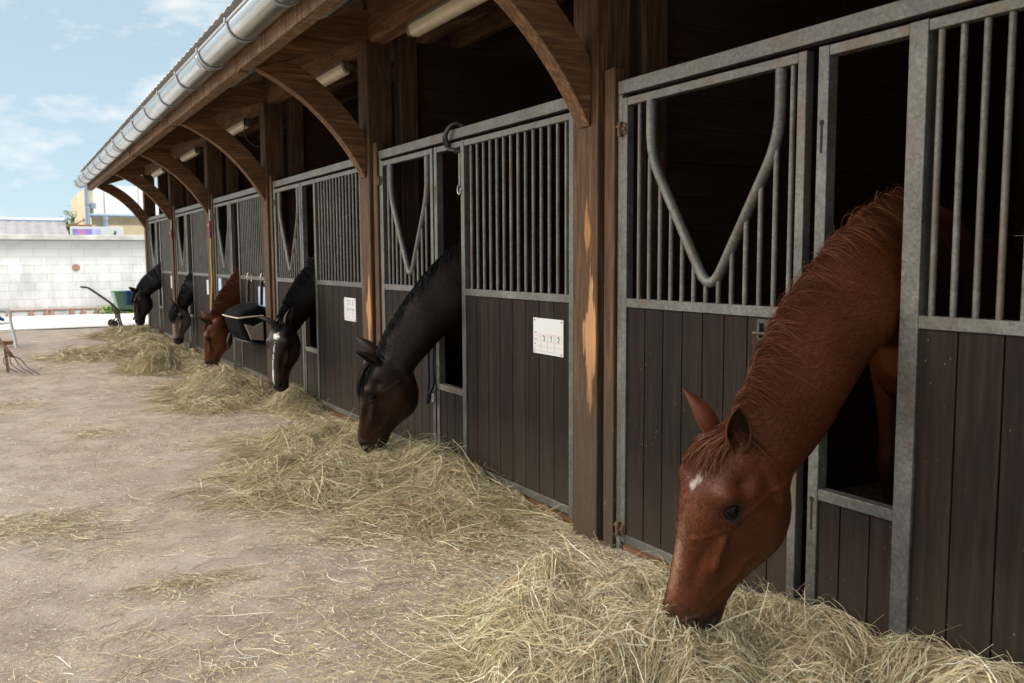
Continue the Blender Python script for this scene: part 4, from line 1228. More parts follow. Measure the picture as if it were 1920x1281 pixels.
def coat_chestnut(star):
    def f(V, s, a, w, inh, N):
        c = np.tile(np.array([[0.085, 0.0215, 0.0066]]), (len(V), 1))
        c *= (0.85 + 0.3 * rnd_edge(V, 3.0))[:, None]
        k = inh * sstep(s, 0.3, 0.75) * (1 - sstep(s, .80, .92)) * 0.5
        c = mixc(c, k, (0.118, 0.036, 0.014))
        k = inh * sstep(s + 0.10 * (rnd_edge(V, 9) - .5), 0.78, 0.90) * 0.92
        c = mixc(c, k, (0.030, 0.017, 0.013))
        if star:
            e = rnd_edge(V, 26, 2) - .5
            k = inh * (a > 0.04) * (1 - sstep(np.sqrt(((s - .255) / .042) ** 2 + ((w + 0.004 - 0.45 * (s - .255)) / .019) ** 2) + 1.7 * e, .45, 1.25))
            c = mixc(c, k * 0.8, (0.52, 0.44, 0.38))
            k = inh * (a > 0.03) * G((s - .64) / .16, (w - 0.006) / .028) * (0.30 + 0.5 * rnd_edge(V, 20, 5))
            c = mixc(c, k * 0.75, (0.46, 0.29, 0.22))
        return c
    return f

def coat_bay(base, brown, blaze=False, brown_amt=1.0):
    def f(V, s, a, w, inh, N):
        c = np.tile(np.array([base]), (len(V), 1)).astype(float)
        c *= (0.8 + 0.4 * rnd_edge(V, 3.0))[:, None]
        k = inh * (G((s - .42) / .22, (a + .12) / .2) * .8 + G((s - .76) / .10, (a + .02) / .12) * 1.0).clip(0, 1) * brown_amt
        c = mixc(c, k, brown)
        k = inh * sstep(s, 0.85, 0.93) * 0.9
        c = mixc(c, k, (0.018, 0.014, 0.013))
        if blaze:
            e = rnd_edge(V, 22, 3) - .5
            front = inh * (a > -0.02)
            k = front * (1 - sstep(np.sqrt(((s - .235) / .045) ** 2 + ((w + 0.015 * np.sin(9 * s)) / .050) ** 2) + .9 * e, .75, 1.05))
            wl = .004 + .008 * sstep(s, .6, .9)
            k2 = front * (1 - sstep(np.abs(w - 0.012 + 0.02 * np.sin(7 * s)) + .012 * e, wl * .7, wl * 1.4)) * sstep(s, .2, .3) * (1 - sstep(s, .84, .93))
            c = mixc(c, np.maximum(k, k2), (0.75, 0.72, 0.68))
        return c
    return f

def coat_paleface(V, s, a, w, inh, N):
    c = np.tile(np.array([(0.0062, 0.0052, 0.0056)]), (len(V), 1)).astype(float)
    k = inh * sstep(s, 0.13, 0.24) * (1 - sstep(-a, .28, .38))
    c = mixc(c, k, (0.17, 0.132, 0.108))
    k = inh * sstep(s, .3, .45) * (1 - sstep(s, .78, .9)) * G((w + .05) / .05) * (a > -.02)
    c = mixc(c, k * .6, (0.19, 0.09, 0.045))
    k = inh * sstep(s, 0.82, 0.90)
    c = mixc(c, k, (0.022, 0.02, 0.022))
    return c

CH_M = dict(col=[(0.095, 0.025, 0.009), (0.060, 0.015, 0.006), (0.12, 0.036, 0.014), (0.17, 0.065, 0.028)], ear=(0.09, 0.026, 0.010), ear_in=(0.022, 0.010, 0.007), lid=(0.010, 0.006, 0.0045), tip=0.8)
BK_M = dict(col=[(0.006, 0.006, 0.007), (0.009, 0.009, 0.010), (0.004, 0.004, 0.005)], ear=(0.022, 0.012, 0.009), ear_in=(0.030, 0.018, 0.013), lid=(0.012, 0.008, 0.007), tip=1.2)

make_horse('big chestnut horse with a small white star, nearest the camera',
           (-0.60, 2.12, 0.935), (-0.71, 2.262, 0.192), (-0.97, 0.13, 0.0),
           [((-0.66, 2.10, 0.93), (-0.47, 2.06, 0.66), .075), ((-0.555, 2.12, 1.05), (-0.375, 2.06, 0.78), .085), ((-0.42, 2.16, 1.22), (-0.24, 2.06, 0.90), .098), ((-0.22, 2.17, 1.43), (-0.09, 2.065, 1.07), .112),
            ((0.0, 2.145, 1.62), (0.09, 2.08, 1.21), .13), ((0.30, 2.22, 1.71), (0.33, 2.19, 1.24), .16), ((0.85, 2.52, 1.70), (0.75, 2.48, 1.0), .22)],
           2.16, coat_chestnut(True), dict(CH_M, eo=-0.042, ear_len=0.24, fur=130000, seed=31, n=8500, side=-1, fall=0.86, flow=0.30, lift=0.07, w=(0.0007, 0.0018), fn=2600, f0=0.10, f1=0.25, fside=0.25, flift=0.045, u1=5.6), 0.0085, 0.34, 0.28, ((0.82, 0.46, 0.26), (0.64, 0.52, 0.34)), 0.42)
make_horse('dark bay horse in profile with a black forelock, second from the camera',
           (-0.49, 5.50, 0.865), (-0.53, 5.74, 0.165), (-0.93, 0.36, 0.05),
           [((-0.53, 5.50, 0.86), (-0.32, 5.42, 0.66), .075), ((-0.48, 5.50, 0.98), (-0.28, 5.44, 0.76), .085), ((-0.36, 5.48, 1.17), (-0.16, 5.44, 0.88), .098), ((-0.17, 5.46, 1.40), (-0.03, 5.44, 0.99), .115),
            ((0.02, 5.45, 1.56), (0.12, 5.44, 1.06), .135), ((0.24, 5.44, 1.68), (0.26, 5.44, 1.08), .165), ((0.58, 5.44, 1.70), (0.47, 5.44, 0.98), .22)],
           5.44, coat_bay((0.0135, 0.0058, 0.0042), (0.036, 0.0118, 0.0056)), dict(BK_M, fur=40000, seed=32, n=4200, side=-1, fall=0.62, flow=-0.5, lift=0.015, w=(0.0016, 0.0036), fn=700, f0=0.26, f1=0.48, flift=0.03), 0.0115, 0.03, 0.0, 0.14)
make_horse('dark horse with a white star and thin white blaze',
           (-0.35, 8.44, 0.915), (-0.42, 8.38, 0.235), (-0.76, -0.65, 0.0),
           [((-0.38, 8.48, 0.93), (-0.24, 8.58, 0.70), .08), ((-0.33, 8.50, 1.03), (-0.17, 8.60, 0.78), .09), ((-0.24, 8.55, 1.18), (-0.08, 8.62, 0.88), .102), ((-0.10, 8.59, 1.36), (0.04, 8.62, 0.98), .118),
            ((0.06, 8.61, 1.53), (0.16, 8.62, 1.06), .135), ((0.24, 8.62, 1.66), (0.28, 8.62, 1.08), .165), ((0.58, 8.62, 1.70), (0.47, 8.62, 0.98), .22)],
           8.62, coat_bay((0.0060, 0.0042, 0.0042), (0.062, 0.023, 0.011), True, 1.0), dict(BK_M, seed=33, n=3200, side=-1, fall=0.95, flow=0.25, lift=0.05, w=(0.002, 0.005), fn=240, f0=0.10, f1=0.2), 0.0125, 0.03, 0.0, ((0.85, -0.30, 0.10), (0.35, 0.25, 0.80)))
make_horse('chestnut horse without white marks, beside the hanging black bag',
           (-0.38, 11.50, 0.755), (-0.40, 11.72, 0.125), (-0.95, 0.30, 0.03),
           [((-0.41, 11.52, 0.77), (-0.23, 11.62, 0.58), .075), ((-0.37, 11.55, 0.87), (-0.19, 11.65, 0.68), .085), ((-0.28, 11.62, 1.03), (-0.10, 11.70, 0.78), .098), ((-0.13, 11.70, 1.22), (0.0, 11.75, 0.88), .115),
            ((0.03, 11.77, 1.38), (0.13, 11.79, 0.97), .135), ((0.22, 11.80, 1.52), (0.27, 11.80, 1.02), .165), ((0.58, 11.80, 1.62), (0.47, 11.80, 0.96), .22)],
           11.80, coat_chestnut(False), dict(CH_M, seed=34, n=2600, side=-1, fall=1.0, flow=0.2, lift=0.05, w=(0.002, 0.006), fn=300, f0=0.12, f1=0.3), 0.0135, 0.03, 0.0, 0.1)
make_horse('pale-faced dun horse with a black neck and dark forelock',
           (-0.22, 14.97, 0.80), (-0.28, 14.83, 0.16), (-0.80, -0.60, 0.0),
           [((-0.25, 14.95, 0.82), (-0.10, 15.0, 0.62), .075), ((-0.21, 14.95, 0.92), (-0.06, 15.0, 0.72), .085), ((-0.14, 14.96, 1.07), (0.0, 14.99, 0.82), .098), ((-0.03, 14.97, 1.26), (0.08, 14.98, 0.92), .115),
            ((0.08, 14.97, 1.43), (0.17, 14.97, 1.0), .135), ((0.26, 14.97, 1.56), (0.29, 14.97, 1.04), .165), ((0.58, 14.97, 1.62), (0.47, 14.97, 0.96), .22)],
           14.97, coat_paleface, dict(BK_M, ear=(0.10, 0.065, 0.05), seed=35, n=2600, side=-1, fall=1.0, flow=0.2, lift=0.05, w=(0.002, 0.006), fn=900, f0=0.25, f1=0.55), 0.0135, 0.03, 0.0, -0.25)
make_horse('black-brown horse at the far end of the row',
           (-0.40, 18.22, 0.93), (-0.43, 18.16, 0.25), (-0.97, 0.10, 0.05),
           [((-0.43, 18.2, 0.94), (-0.24, 18.18, 0.72), .075), ((-0.39, 18.2, 1.03), (-0.20, 18.18, 0.80), .085), ((-0.29, 18.18, 1.17), (-0.10, 18.16, 0.89), .098), ((-0.13, 18.16, 1.31), (0.0, 18.15, 0.95), .115),
            ((0.04, 18.15, 1.45), (0.13, 18.15, 1.0), .135), ((0.24, 18.14, 1.56), (0.27, 18.14, 1.03), .165), ((0.58, 18.14, 1.64), (0.47, 18.14, 0.96), .22)],
           18.14, coat_bay((0.0060, 0.0046, 0.005), (0.016, 0.008, 0.006), False, .6), dict(BK_M, seed=36, n=2600, side=-1, fall=1.2, flow=0.2, lift=0.06, w=(0.002, 0.006), fn=500, f0=0.2, f1=0.45), 0.0145, 0.03, 0.0, 0.1)

# ------------------------------------------------------------------ lamps under the eaves (unlit)
LAMPS = [(0, 5.55, 'white tube lamp under the purlin above the second stall, nearest the camera'),
         (1, 8.22, 'tube lamp under the purlin above the third stall, dark end cap showing'),
         (2, 11.85, 'tube lamp above the fourth stall with a loose cable hanging from it'),
         (3, 15.0, 'tube lamp above the fifth stall, fourth from the camera'),
         (4, 18.2, 'farthest tube lamp, above the last stall')]
def lamp(y, label, cable):
    zt = raft_bot(0.065) - 0.045
    t = thing('tube_lamp', label, 'lamp', (0.065, y, zt), 'tube lamps under the eaves')
    hw = 0.62
    MB().box(0.02, 0.11, y - hw, y + hw, zt - 0.035, zt + 0.012).build('housing', M['lampgrey'], t, bevel=0.006)
    ring = [(-0.052, 0.0), (-0.056, -0.03), (-0.042, -0.068), (-0.018, -0.082), (0.018, -0.082), (0.042, -0.068), (0.056, -0.03), (0.052, 0.0)]
    rings = [[(0.065 + x * f, yy, zt - 0.034 + z * f) for x, z in ring] for yy, f in ((y - hw + .02, .82), (y - hw + .06, 1), (y + hw - .06, 1), (y + hw - .02, .82))]
    MB().loft(rings).build('diffuser', M['lampwhite'], t, smooth=50)
    for s_ in (-1, 1):
        MB().loft([[(0.065 + x * f, yy, zt - 0.034 + z * f) for x, z in ring] for yy, f in ((y + s_ * (hw - .018), .84), (y + s_ * (hw + .03), .78))]).build('end_cap', M['lampgrey'], t, smooth=40)
    if cable:
        pts = [(0.03, y - hw - .02, zt - 0.02), (0.02, y - hw - .05, zt - 0.14), (0.05, y - hw - .02, zt - 0.26), (0.12, y - hw - .12, zt - 0.34), (0.2, y - hw - 0.2, zt - 0.36)]
        MB().tube([tuple(p) for p in cat(pts, np.linspace(0, 4, 24))], 0.006, 8).build('cable', M['black'], t, smooth=60)
for k, y, lb in LAMPS: lamp(y, lb, k == 2)

# ------------------------------------------------------------------ cards on the boards
def card(y0, y1, z0, z1, label, lines=True, digits=None, cols=3, mat='card', scrib=False):
    t = MB().box(0.0035, 0.0085, y0, y1, z0, z1).build('feed_card', M[mat])
    tag(t, label, 'card', 'feed cards on the boards')
    ORIGIN[t.name] = Vector()
    W, Hh = y1 - y0, z1 - z0
    X = 0.0024
    # y1 is the far edge = left in the picture
    Y = lambda u: y1 - u * W
    Z = lambda v: z1 - v * Hh
    if lines:
        l = MB()
        for v in (0.44, 0.505, 0.64, 0.78, 0.92):
            l.box(X, 0.0034, Y(0.04), Y(0.96), Z(v), Z(v) - 0.0011)
        for u in (0.26, 0.49, 0.73):
            l.box(X + 0.0002, 0.0033, Y(u), Y(u) - 0.0011, Z(0.44), Z(0.92))
        l.build('ruled_lines', M['redink'], t)
        s_ = MB()
        for v, u, wd in ((0.395, 0.05, 0.08), (0.475, 0.33, 0.07), (0.475, 0.58, 0.06), (0.475, 0.82, 0.05), (0.585, 0.04, 0.10), (0.72, 0.04, 0.06), (0.86, 0.04, 0.05)):
            for q in range(3):
                s_.box(X - 0.0003, 0.0034, Y(u + q * wd / 3), Y(u + q * wd / 3 + wd / 4), Z(v), Z(v) - 0.004)
        s_.build('small_print', M['lampgrey'], t)
        p = MB()
        for u, v in ((0.05, 0.06), (0.95, 0.06), (0.05, 0.95), (0.95, 0.95)):
            p.tube([(X - 0.002, Y(u), Z(v)), (0.004, Y(u), Z(v))], 0.0038, 8)
        p.build('pins', M['iron'], t)
    if digits:
        for i, ch in enumerate(digits):
            fc = bpy.data.curves.new('handwritten_digit', 'FONT'); fc.body = ch; fc.size = 0.036; fc.align_x = 'CENTER'; fc.extrude = 0.0004; fc.shear = 0.15
            fo = bpy.data.objects.new('handwritten_digit', fc); COL.objects.link(fo); fo.parent = t
            fo.rotation_euler = (R(90), R(6 * (i - 1)), R(-90))
            fo.location = (X - 0.0002, Y(0.375 + 0.235 * i), Z(0.62)); fc.materials.append(M['ink'])
            bpy.context.view_layer.update()
            me = bpy.data.meshes.new_from_object(fo.evaluated_get(bpy.context.evaluated_depsgraph_get()))
            mo = bpy.data.objects.new('handwritten_digit', me); COL.objects.link(mo); mo.parent = t
            mo.rotation_euler = fo.rotation_euler; mo.location = fo.location
            bpy.data.objects.remove(fo)
    if scrib:
        s_ = MB(); r_ = random.Random(4)
        for v, u0, u1 in ((0.14, 0.18, 0.6), (0.27, 0.28, 0.55), (0.52, 0.3, 0.4), (0.52, 0.5, 0.6), (0.52, 0.78, 0.85)):
            pts = []; n_ = int((u1 - u0) * 40) + 3
            for i in range(n_):
                pts.append((X, Y(u0 + (u1 - u0) * i / (n_ - 1)), Z(v + 0.045 * (r_.random() - .5))))
            s_.tube(pts, 0.0016, 5)
        s_.build('handwriting', M['ink'], t)
        s2 = MB()
        s2.tube([(X, Y(.78), Z(.09)), (X, Y(.74), Z(.16)), (X, Y(.80), Z(.22)), (X, Y(.76), Z(.27)), (X, Y(.86), Z(.31))], 0.0025, 6)
        s2.build('red_mark', M['redink'], t)
card(4.062, 4.378, 0.944, 1.149, 'white feed card with ruled table and handwritten 2 1 2, on the second stall', digits='212')
card(7.352, 7.648, 0.945, 1.150, 'white feed card with scribbles and a red mark, on the third stall', scrib=True)
card(10.40, 10.70, 0.94, 1.17, 'pale blue card half hidden behind the strap of the black bag', lines=False, mat='cardblue')
card(12.74, 12.93, 1.06, 1.235, 'small blue and white card on the door behind the farther chestnut horse', lines=False, mat='cardblue')
card(13.46, 13.75, 0.98, 1.195, 'blank white card behind the yellow hose', lines=False)
card(16.70, 16.96, 0.99, 1.215, 'blank white card on the last panel, farthest from the camera', lines=False)

# ------------------------------------------------------------------ grooming bag on the fourth stall
bag = thing('grooming_bag', 'black hanging bag with cream piping and a beige side pocket', 'bag', (-0.19, 10.68, 0.55))
def prof(x, yy, z): return (x, yy, z)
B0 = [(-0.035, 0.50), (-0.22, 0.535), (-0.30, 0.66), (-0.345, 0.825), (-0.30, 0.895), (-0.12, 0.965), (-0.035, 0.955)]
rings = []
for yy, f, dz in ((10.30, .90, 0.0), (10.34, 0.985, 0), (10.5, 1.0, .006), (10.75, 1.02, .01), (11.0, 1.0, .006), (11.06, .97, 0), (11.10, .88, 0)):
    rings.append([(-0.035 + (x + 0.035) * f, yy, 0.72 + (z - 0.72) * f + dz) for x, z in fillet([(a, b) for a, b in B0 + [B0[0]]], 0.05, 4)[:-1]] if False else
                 [(-0.035 + (x + 0.035) * f, yy, 0.72 + (z - 0.72) * f + dz) for x, z in B0])
bb = MB().loft(rings).build('bag_body', M['bagblack'], bag, smooth=60)
ss = bb.modifiers.new('soft', 'BEVEL'); ss.width = 0.022; ss.segments = 3; ss.limit_method = 'ANGLE'; ss.angle_limit = R(20)
pp = MB().tube([(-0.05, 10.285, 0.845), (-0.2, 10.288, 0.838), (-0.33, 10.31, 0.825), (-0.352, 10.5, 0.826), (-0.358, 10.8, 0.826), (-0.345, 11.06, 0.826)], 0.008, 8)
pp.build('piping', M['piping'], bag, smooth=60)
po = MB()
ring_o = [(-0.06, 0.56), (-0.205, 0.575), (-0.275, 0.76), (-0.17, 0.725), (-0.06, 0.775)]
po.loft([[(x, 10.285, z) for x, z in ring_o], [(x, 10.262 - .014 * (z < .7), z) for x, z in ring_o], [(-.17 + (x + .17) * .93, 10.255 - .014 * (z < .7), .66 + (z - .66) * .93) for x, z in ring_o]])
po.build('side_pocket', M['baggrey'], bag, smooth=40)
MB().tube([(-0.045, 10.30, 0.515), (-0.15, 10.285, 0.525), (-0.225, 10.31, 0.545), (-0.24, 10.6, 0.54), (-0.225, 11.08, 0.545)], 0.013, 8).build('bottom_trim', M['black'], bag, smooth=60)
for yy in (10.36, 11.0):
    st = MB(); st.obox((-0.045, yy, 1.10), (1, 0, 0), (0, 1, 0), Vector((0.04, 0, 1)).normalized(), (0.015, 0.020, 0.135))
    so_ = st.build('strap', M['black'], bag)
    hk = MB()
    hk.tube([(-0.022 + 0.030 * math.sin(a_), yy, 1.275 + 0.060 * math.cos(a_)) for a_ in np.linspace(0, 2 * math.pi, 22)], 0.0065, 8)
    rg_ = MB().tube([(-0.043, yy + 0.018 * math.sin(a_), 0.965 + 0.022 * math.cos(a_)) for a_ in np.linspace(0, 2 * math.pi, 16)], 0.005, 8)
    hk.build('hook', M['steelbright'], so_, smooth=60)
    rg_.build('ring', M['steelbright'], so_, smooth=60)
MB().tube([(-0.26, 11.06, 0.60), (-0.29, 11.08, 0.50), (-0.28, 11.09, 0.40)], [0.016, 0.018, 0.014], 6).build('loose_strap', M['black'], bag)

# ------------------------------------------------------------------ small things hung about
o = MB().tube([tuple(p) for p in cat([(-0.012, 5.47, 2.24), (-0.035, 5.46, 2.30), (-0.02, 5.40, 2.37), (0.03, 5.36, 2.375), (0.07, 5.34, 2.30), (0.055, 5.31, 2.22), (0.0, 5.30, 2.20), (-0.03, 5.36, 2.21), (-0.022, 5.44, 2.235)], np.linspace(0, 8, 50))], 0.012, 8)
o.tube([tuple(p) for p in cat([(-0.012, 5.44, 2.24), (-0.034, 5.43, 2.31), (-0.015, 5.37, 2.378), (0.04, 5.33, 2.37), (0.072, 5.31, 2.28), (0.03, 5.28, 2.20), (-0.025, 5.32, 2.195)], np.linspace(0, 6, 40))], 0.012, 8)
o = o.build('strap_loop', M['black'], None, smooth=60)
tag(o, 'black strap looped over the top rail of the second stall', 'strap')
sn = MB().tube([(-0.004, 5.30, 2.20), (-0.004, 5.302, 2.0), (-0.004, 5.303, 1.985)], 0.004, 6)
ro = MB()
ro.tube([tuple(p) for p in cat([(-0.02, 5.775, 0.93), (-0.028, 5.78, 0.8), (-0.025, 5.785, 0.62), (-0.03, 5.79, 0.55)], np.linspace(0, 3, 16))], 0.012, 8)
ro.tube([tuple(p) for p in cat([(-0.02, 5.70, 0.93), (-0.03, 5.695, 0.75), (-0.026, 5.70, 0.60), (-0.03, 5.76, 0.53)], np.linspace(0, 3, 16))], 0.012, 8)
ro.tube([(-0.03, 5.79, 0.56), (-0.035, 5.77, 0.5), (-0.03, 5.80, 0.45)], [0.016, 0.022, 0.014], 8)
ro = ro.build('lead_rope', M['navy'], None, smooth=60)
tag(ro, 'dark navy rope hanging on the second stall door beside the open slot', 'rope')
rs = MB().tube([(-0.03, 5.70 + 0.014 * math.sin(a_), 0.50 + 0.03 * math.cos(a_)) for a_ in np.linspace(0, 2 * math.pi, 18)], 0.004, 6).build('snap_hook', M['steelbright'], ro, smooth=60)
ch = MB().tube([(-0.004, 5.298, 2.19), (-0.004, 5.30, 1.97)], 0.003, 6)
ch.tube([(-0.006, 5.30 + 0.022 * math.sin(a_), 1.945 + 0.03 * math.cos(a_)) for a_ in np.linspace(0, 1.6 * math.pi, 16)], 0.0045, 8)
ch = ch.build('door_hook', M['steelbright'], None, smooth=60)
tag(ch, 'thin cord with a steel hook hanging in the second stall opening', 'hook')

hose = thing('hose', 'yellow water hose running down the post between fourth and fifth stall', 'hose', (-0.05, 13.06, 0.0))
MB().tube([tuple(p) for p in cat([(-0.055, 13.05, 1.80), (-0.06, 13.06, 1.5), (-0.058, 13.05, 1.2), (-0.075, 13.07, 0.8), (-0.06, 13.09, 0.35), (-0.07, 13.10, 0.05)], np.linspace(0, 5, 40))], 0.013, 10).build('hose_pipe', M['yellow'], hose, smooth=60)
MB().tube([(-0.055, 13.05, 1.795), (-0.055, 13.05, 1.90)], 0.013, 10).build('hose_coupling', M['iron'], hose, smooth=60)
def tap(y, z, label):
    t = thing('water_tap', label, 'tap', (-0.05, y, z), 'red taps on the posts')
    MB().tube([(-0.055, y, z - 0.10), (-0.055, y, z + 0.22)], 0.009, 10).build('pipe', M['card'], t, smooth=60)
    b = MB().tube([(-0.055, y, z - 0.10), (-0.055, y, z + 0.06)], 0.022, 10)
    b.build('tap_body', M['red'], t, smooth=60)
    MB().box(-0.085, -0.07, y - 0.10, y + 0.06, z - 0.02, z + 0.02).build('handle', M['red'], t, bevel=0.005)
tap(13.06, 1.98, 'red tap above the yellow hose')
tap(16.30, 1.96, 'red tap on the farther post, without a hose')

# ------------------------------------------------------------------ wheelbarrow at the end
wb = thing('muck_barrow', 'green tub barrow with long dark handles at the far end of the yard', 'barrow', (-0.35, 21.6, 0))
y = 21.6
tub = MB(); ring = lambda x0, x1, y0, y1, z: [(x0, y0, z), (x1, y0, z), (x1, y1, z), (x0, y1, z)]
tub.loft([ring(-0.42, 0.18, y - .26, y + .26, .40), ring(-0.52, 0.34, y - .36, y + .36, .80), ring(-0.55, 0.37, y - .39, y + .39, .81), ring(-0.50, 0.32, y - .34, y + .34, .80), ring(-0.40, 0.16, y - .24, y + .24, .43)])
tub.build('tub', M['green'], wb, bevel=0.012)
for s_ in (-.24, .24):
    MB().tube([tuple(p) for p in cat([(-1.14, y + s_, .91), (-1.02, y + s_, .90), (-0.90, y + s_ * .95, .82), (-0.60, y + s_ * .9, .58), (-0.40, y + s_ * .85, .40), (0.0, y + s_ * .8, .34), (0.35, y + s_ * .3, .25)], np.linspace(0, 6, 40))], 0.018, 8).build('handle', M['iron'], wb, smooth=60)
    MB().tube([(-0.42, y + s_ * .85, .40), (-0.40, y + s_, .18), (-0.36, y + s_, .02)], 0.020, 8).build('leg', M['iron'], wb, smooth=60)
    MB().tube([(-0.46, y + s_ * .85, .40), (-0.44, y + s_, .2), (-0.52, y + s_ * 1.05, .10)], 0.018, 8).build('leg', M['iron'], wb, smooth=60)
    w_ = MB().tube([(-0.53, y + s_ * 1.05 - .03, .085), (-0.53, y + s_ * 1.05 + .03, .085)], 0.085, 16).build('wheel', M['black'], wb, smooth=40)
    MB().tube([(-0.53, y + s_ * 1.05 - .034, .085), (-0.53, y + s_ * 1.05 + .034, .085)], 0.03, 10).build('hub', M['iron'], w_, smooth=40)
MB().tube([(-0.02, y - .2, .36), (-0.14, y - .24, .16)], 0.02, 8).build('stand', M['iron'], wb)
cl = MB()
vs = []; fs = []
for i in range(9):
    for j in range(12):
        t_ = j / 11; x = -0.30 + 0.42 * i / 8
        yy = y - .20 - .20 * min(1, t_ * 2.4); zz = .825 if t_ < .42 else .825 - (t_ - .42) * .55
        vs.append((x, yy - .012 * math.sin(i * 1.9) * (t_ > .4) - .012, zz + .006 * math.sin(i * 2.3 + j)))
for i in range(8):
    for j in range(11):
        a = i * 12 + j; fs.append((a, a + 12, a + 13, a + 1))
c_ = MB().add(vs, fs).build('blue_cloth', M['bluecloth'], None, smooth=80)
c_.modifiers.new('thick', 'SOLIDIFY').thickness = 0.006
tag(c_, 'dark blue cloth hung over the rim of the green barrow', 'cloth')

# ------------------------------------------------------------------ white chair, pitchfork, trestle at the left edge
def chair(cx, cy):
    t = thing('plastic_chair', 'white plastic garden chair at the left edge of the yard', 'chair', (cx, cy, 0))
    st = MB()
    sp_ = []
    for i in range(9):
        for j in range(9):
            x = cx - .24 + .48 * i / 8; yy = cy - .23 + .46 * j / 8
            sp_.append((x, yy, .43 - .02 * math.sin(math.pi * i / 8) + .01 * (j == 0)))
    st.add(sp_, [(i * 9 + j, i * 9 + j + 9, i * 9 + j + 10, i * 9 + j + 1) for i in range(8) for j in range(8)])
    so2 = st.build('seat', M['white_plastic'], t, smooth=80); so2.modifiers.new('t', 'SOLIDIFY').thickness = 0.02
    # back (towards -x): slatted shell
    for q in range(6):
        yy = cy - .19 + .076 * q
        MB().tube([(cx - .24, yy, .43), (cx - .30, yy, .65), (cx - .36, yy * .94 + cy * .06, .88)], [.022, .02, .018], 6).build('back_slat', M['white_plastic'], t, smooth=60)
    MB().tube([(cx - .30, cy - .26, .66), (cx - .355, cy - .22, .86), (cx - .38, cy, .91), (cx - .355, cy + .22, .86), (cx - .30, cy + .26, .66)], .024, 8).build('back_rim', M['white_plastic'], t, smooth=60)
    for s_ in (-1, 1):
        MB().tube([tuple(p) for p in cat([(cx - .30, cy + s_ * .27, .66), (cx - .1, cy + s_ * .29, .665), (cx + .16, cy + s_ * .29, .655), (cx + .24, cy + s_ * .285, .60), (cx + .25, cy + s_ * .27, .45), (cx + .29, cy + s_ * .29, .2), (cx + .32, cy + s_ * .31, .0)], np.linspace(0, 6, 36))], .026, 8).build('arm_and_leg', M['white_plastic'], t, smooth=60)
        MB().tube([(cx - .24, cy + s_ * .23, .44), (cx - .29, cy + s_ * .27, .2), (cx - .33, cy + s_ * .29, .0)], [.03, .026, .022], 8).build('leg', M['white_plastic'], t, smooth=60)
chair(-2.80, 17.75)
fc = MB(); vs = []
for i in range(10):
    for j in range(8):
        x = -3.0 + .36 * i / 9; yy = 17.58 + .34 * j / 7
        vs.append((x, yy, .455 + .07 * abs(math.sin(i * 1.1) * math.cos(j * .9)) + .05 * (1 - abs(i - 4.5) / 4.5)))
o = fc.add(vs, [(i * 8 + j, i * 8 + j + 8, i * 8 + j + 9, i * 8 + j + 1) for i in range(9) for j in range(7)]).build('folded_cloth', M['bluecloth'], None, smooth=80)
o.modifiers.new('t', 'SOLIDIFY').thickness = 0.02
tag(o, 'crumpled blue cloth lying on the white chair', 'cloth')

tr = thing('wooden_trestle', 'low wooden trestle cut by the left edge of the yard', 'trestle', (-2.85, 13.9, 0))
MB().box(-3.35, -2.56, 13.75, 13.95, .36, .41).build('top', M['handlewood'], tr, bevel=0.005)
for x in (-3.25, -2.66):
    for s_ in (-1, 1):
        MB().tube([(x, 13.85 + s_ * .05, .36), (x + .02, 13.85 + s_ * .20, 0)], .026, 4).build('leg', M['handlewood'], tr)
pf = thing('pitchfork', 'old pitchfork leaning with its tines on the ground at the left edge', 'pitchfork', (-2.5, 13.2, 0))
hd_, tip = Vector((-2.60, 13.45, .26)), Vector((-2.46, 13.1, .015))
MB().tube([(-3.05, 14.0, 1.05), (-2.75, 13.62, .50), hd_], .019, 8).build('shaft', M['handlewood'], pf, smooth=60)
MB().tube([hd_ + Vector((-.05, .06, .06)), hd_, hd_ + Vector((.02, -.02, -.03))], [.022, .026, .018], 8).build('socket', M['rusty'], pf, smooth=60)
for k in range(4):
    o_ = (k - 1.5)
    side = Vector((.085, .05, -.02)) * o_
    pts = cat([hd_ + Vector((.01, -.01, -.02)), hd_ + side * .75 + Vector((.02, -.04, -.06)), hd_ + side + Vector((.06, -.14, -.15)), Vector((tip.x, tip.y, 0.012)) + side + Vector((.05, -.10, 0.004 + .02))], np.linspace(0, 3, 20))
    MB().tube([tuple(p) for p in pts], 0.0065, 6).build('tine', M['iron'], pf, smooth=60)

# ------------------------------------------------------------------ far wall and what stands beyond it
WY = 27.3
bw_ = thing('block_wall', 'stained concrete block wall closing the far end of the yard', 'wall', (0, WY, 0))
MB().box(-25, 14, WY, WY + 0.2, 0.0, 2.06).build('blocks', M['blocks'], bw_)
MB().box(-25, 14, WY - 0.02, WY + 0.22, 2.062, 2.20).build('cap', M['capstone'], bw_, bevel=0.01)
mk = MB().tube([(-0.83, WY - 0.012, 1.30), (-0.83, WY - 0.002, 1.30)], 0.10, 18)
mk = mk.build('wall_plate', M['brickred'], None)
tag(mk, 'small round rusty plate fixed on the block wall', 'plate')
edg = thing('brick_edging', 'low edging of pale slabs and red bricks along the wall foot', 'edging', (-1.2, WY - .2, 0))
for i, x in enumerate((-1.98, -1.62, -1.50, -1.0, -0.72, -0.38, 0.08, .2, .7, 1.2, -2.5, -3.1, -3.6)):
    MB().prism([(x - .075, 0), (x + .075, 0), (x + .03, .16), (x - .03, .16)], 1, WY - .30, WY - .03).build('brick', M['brickred'], edg, bevel=0.008)
MB().box(-4.2, 1.6, WY - .24, WY - .03, 0.0, 0.145).build('slab', M['capstone'], edg, bevel=0.006)
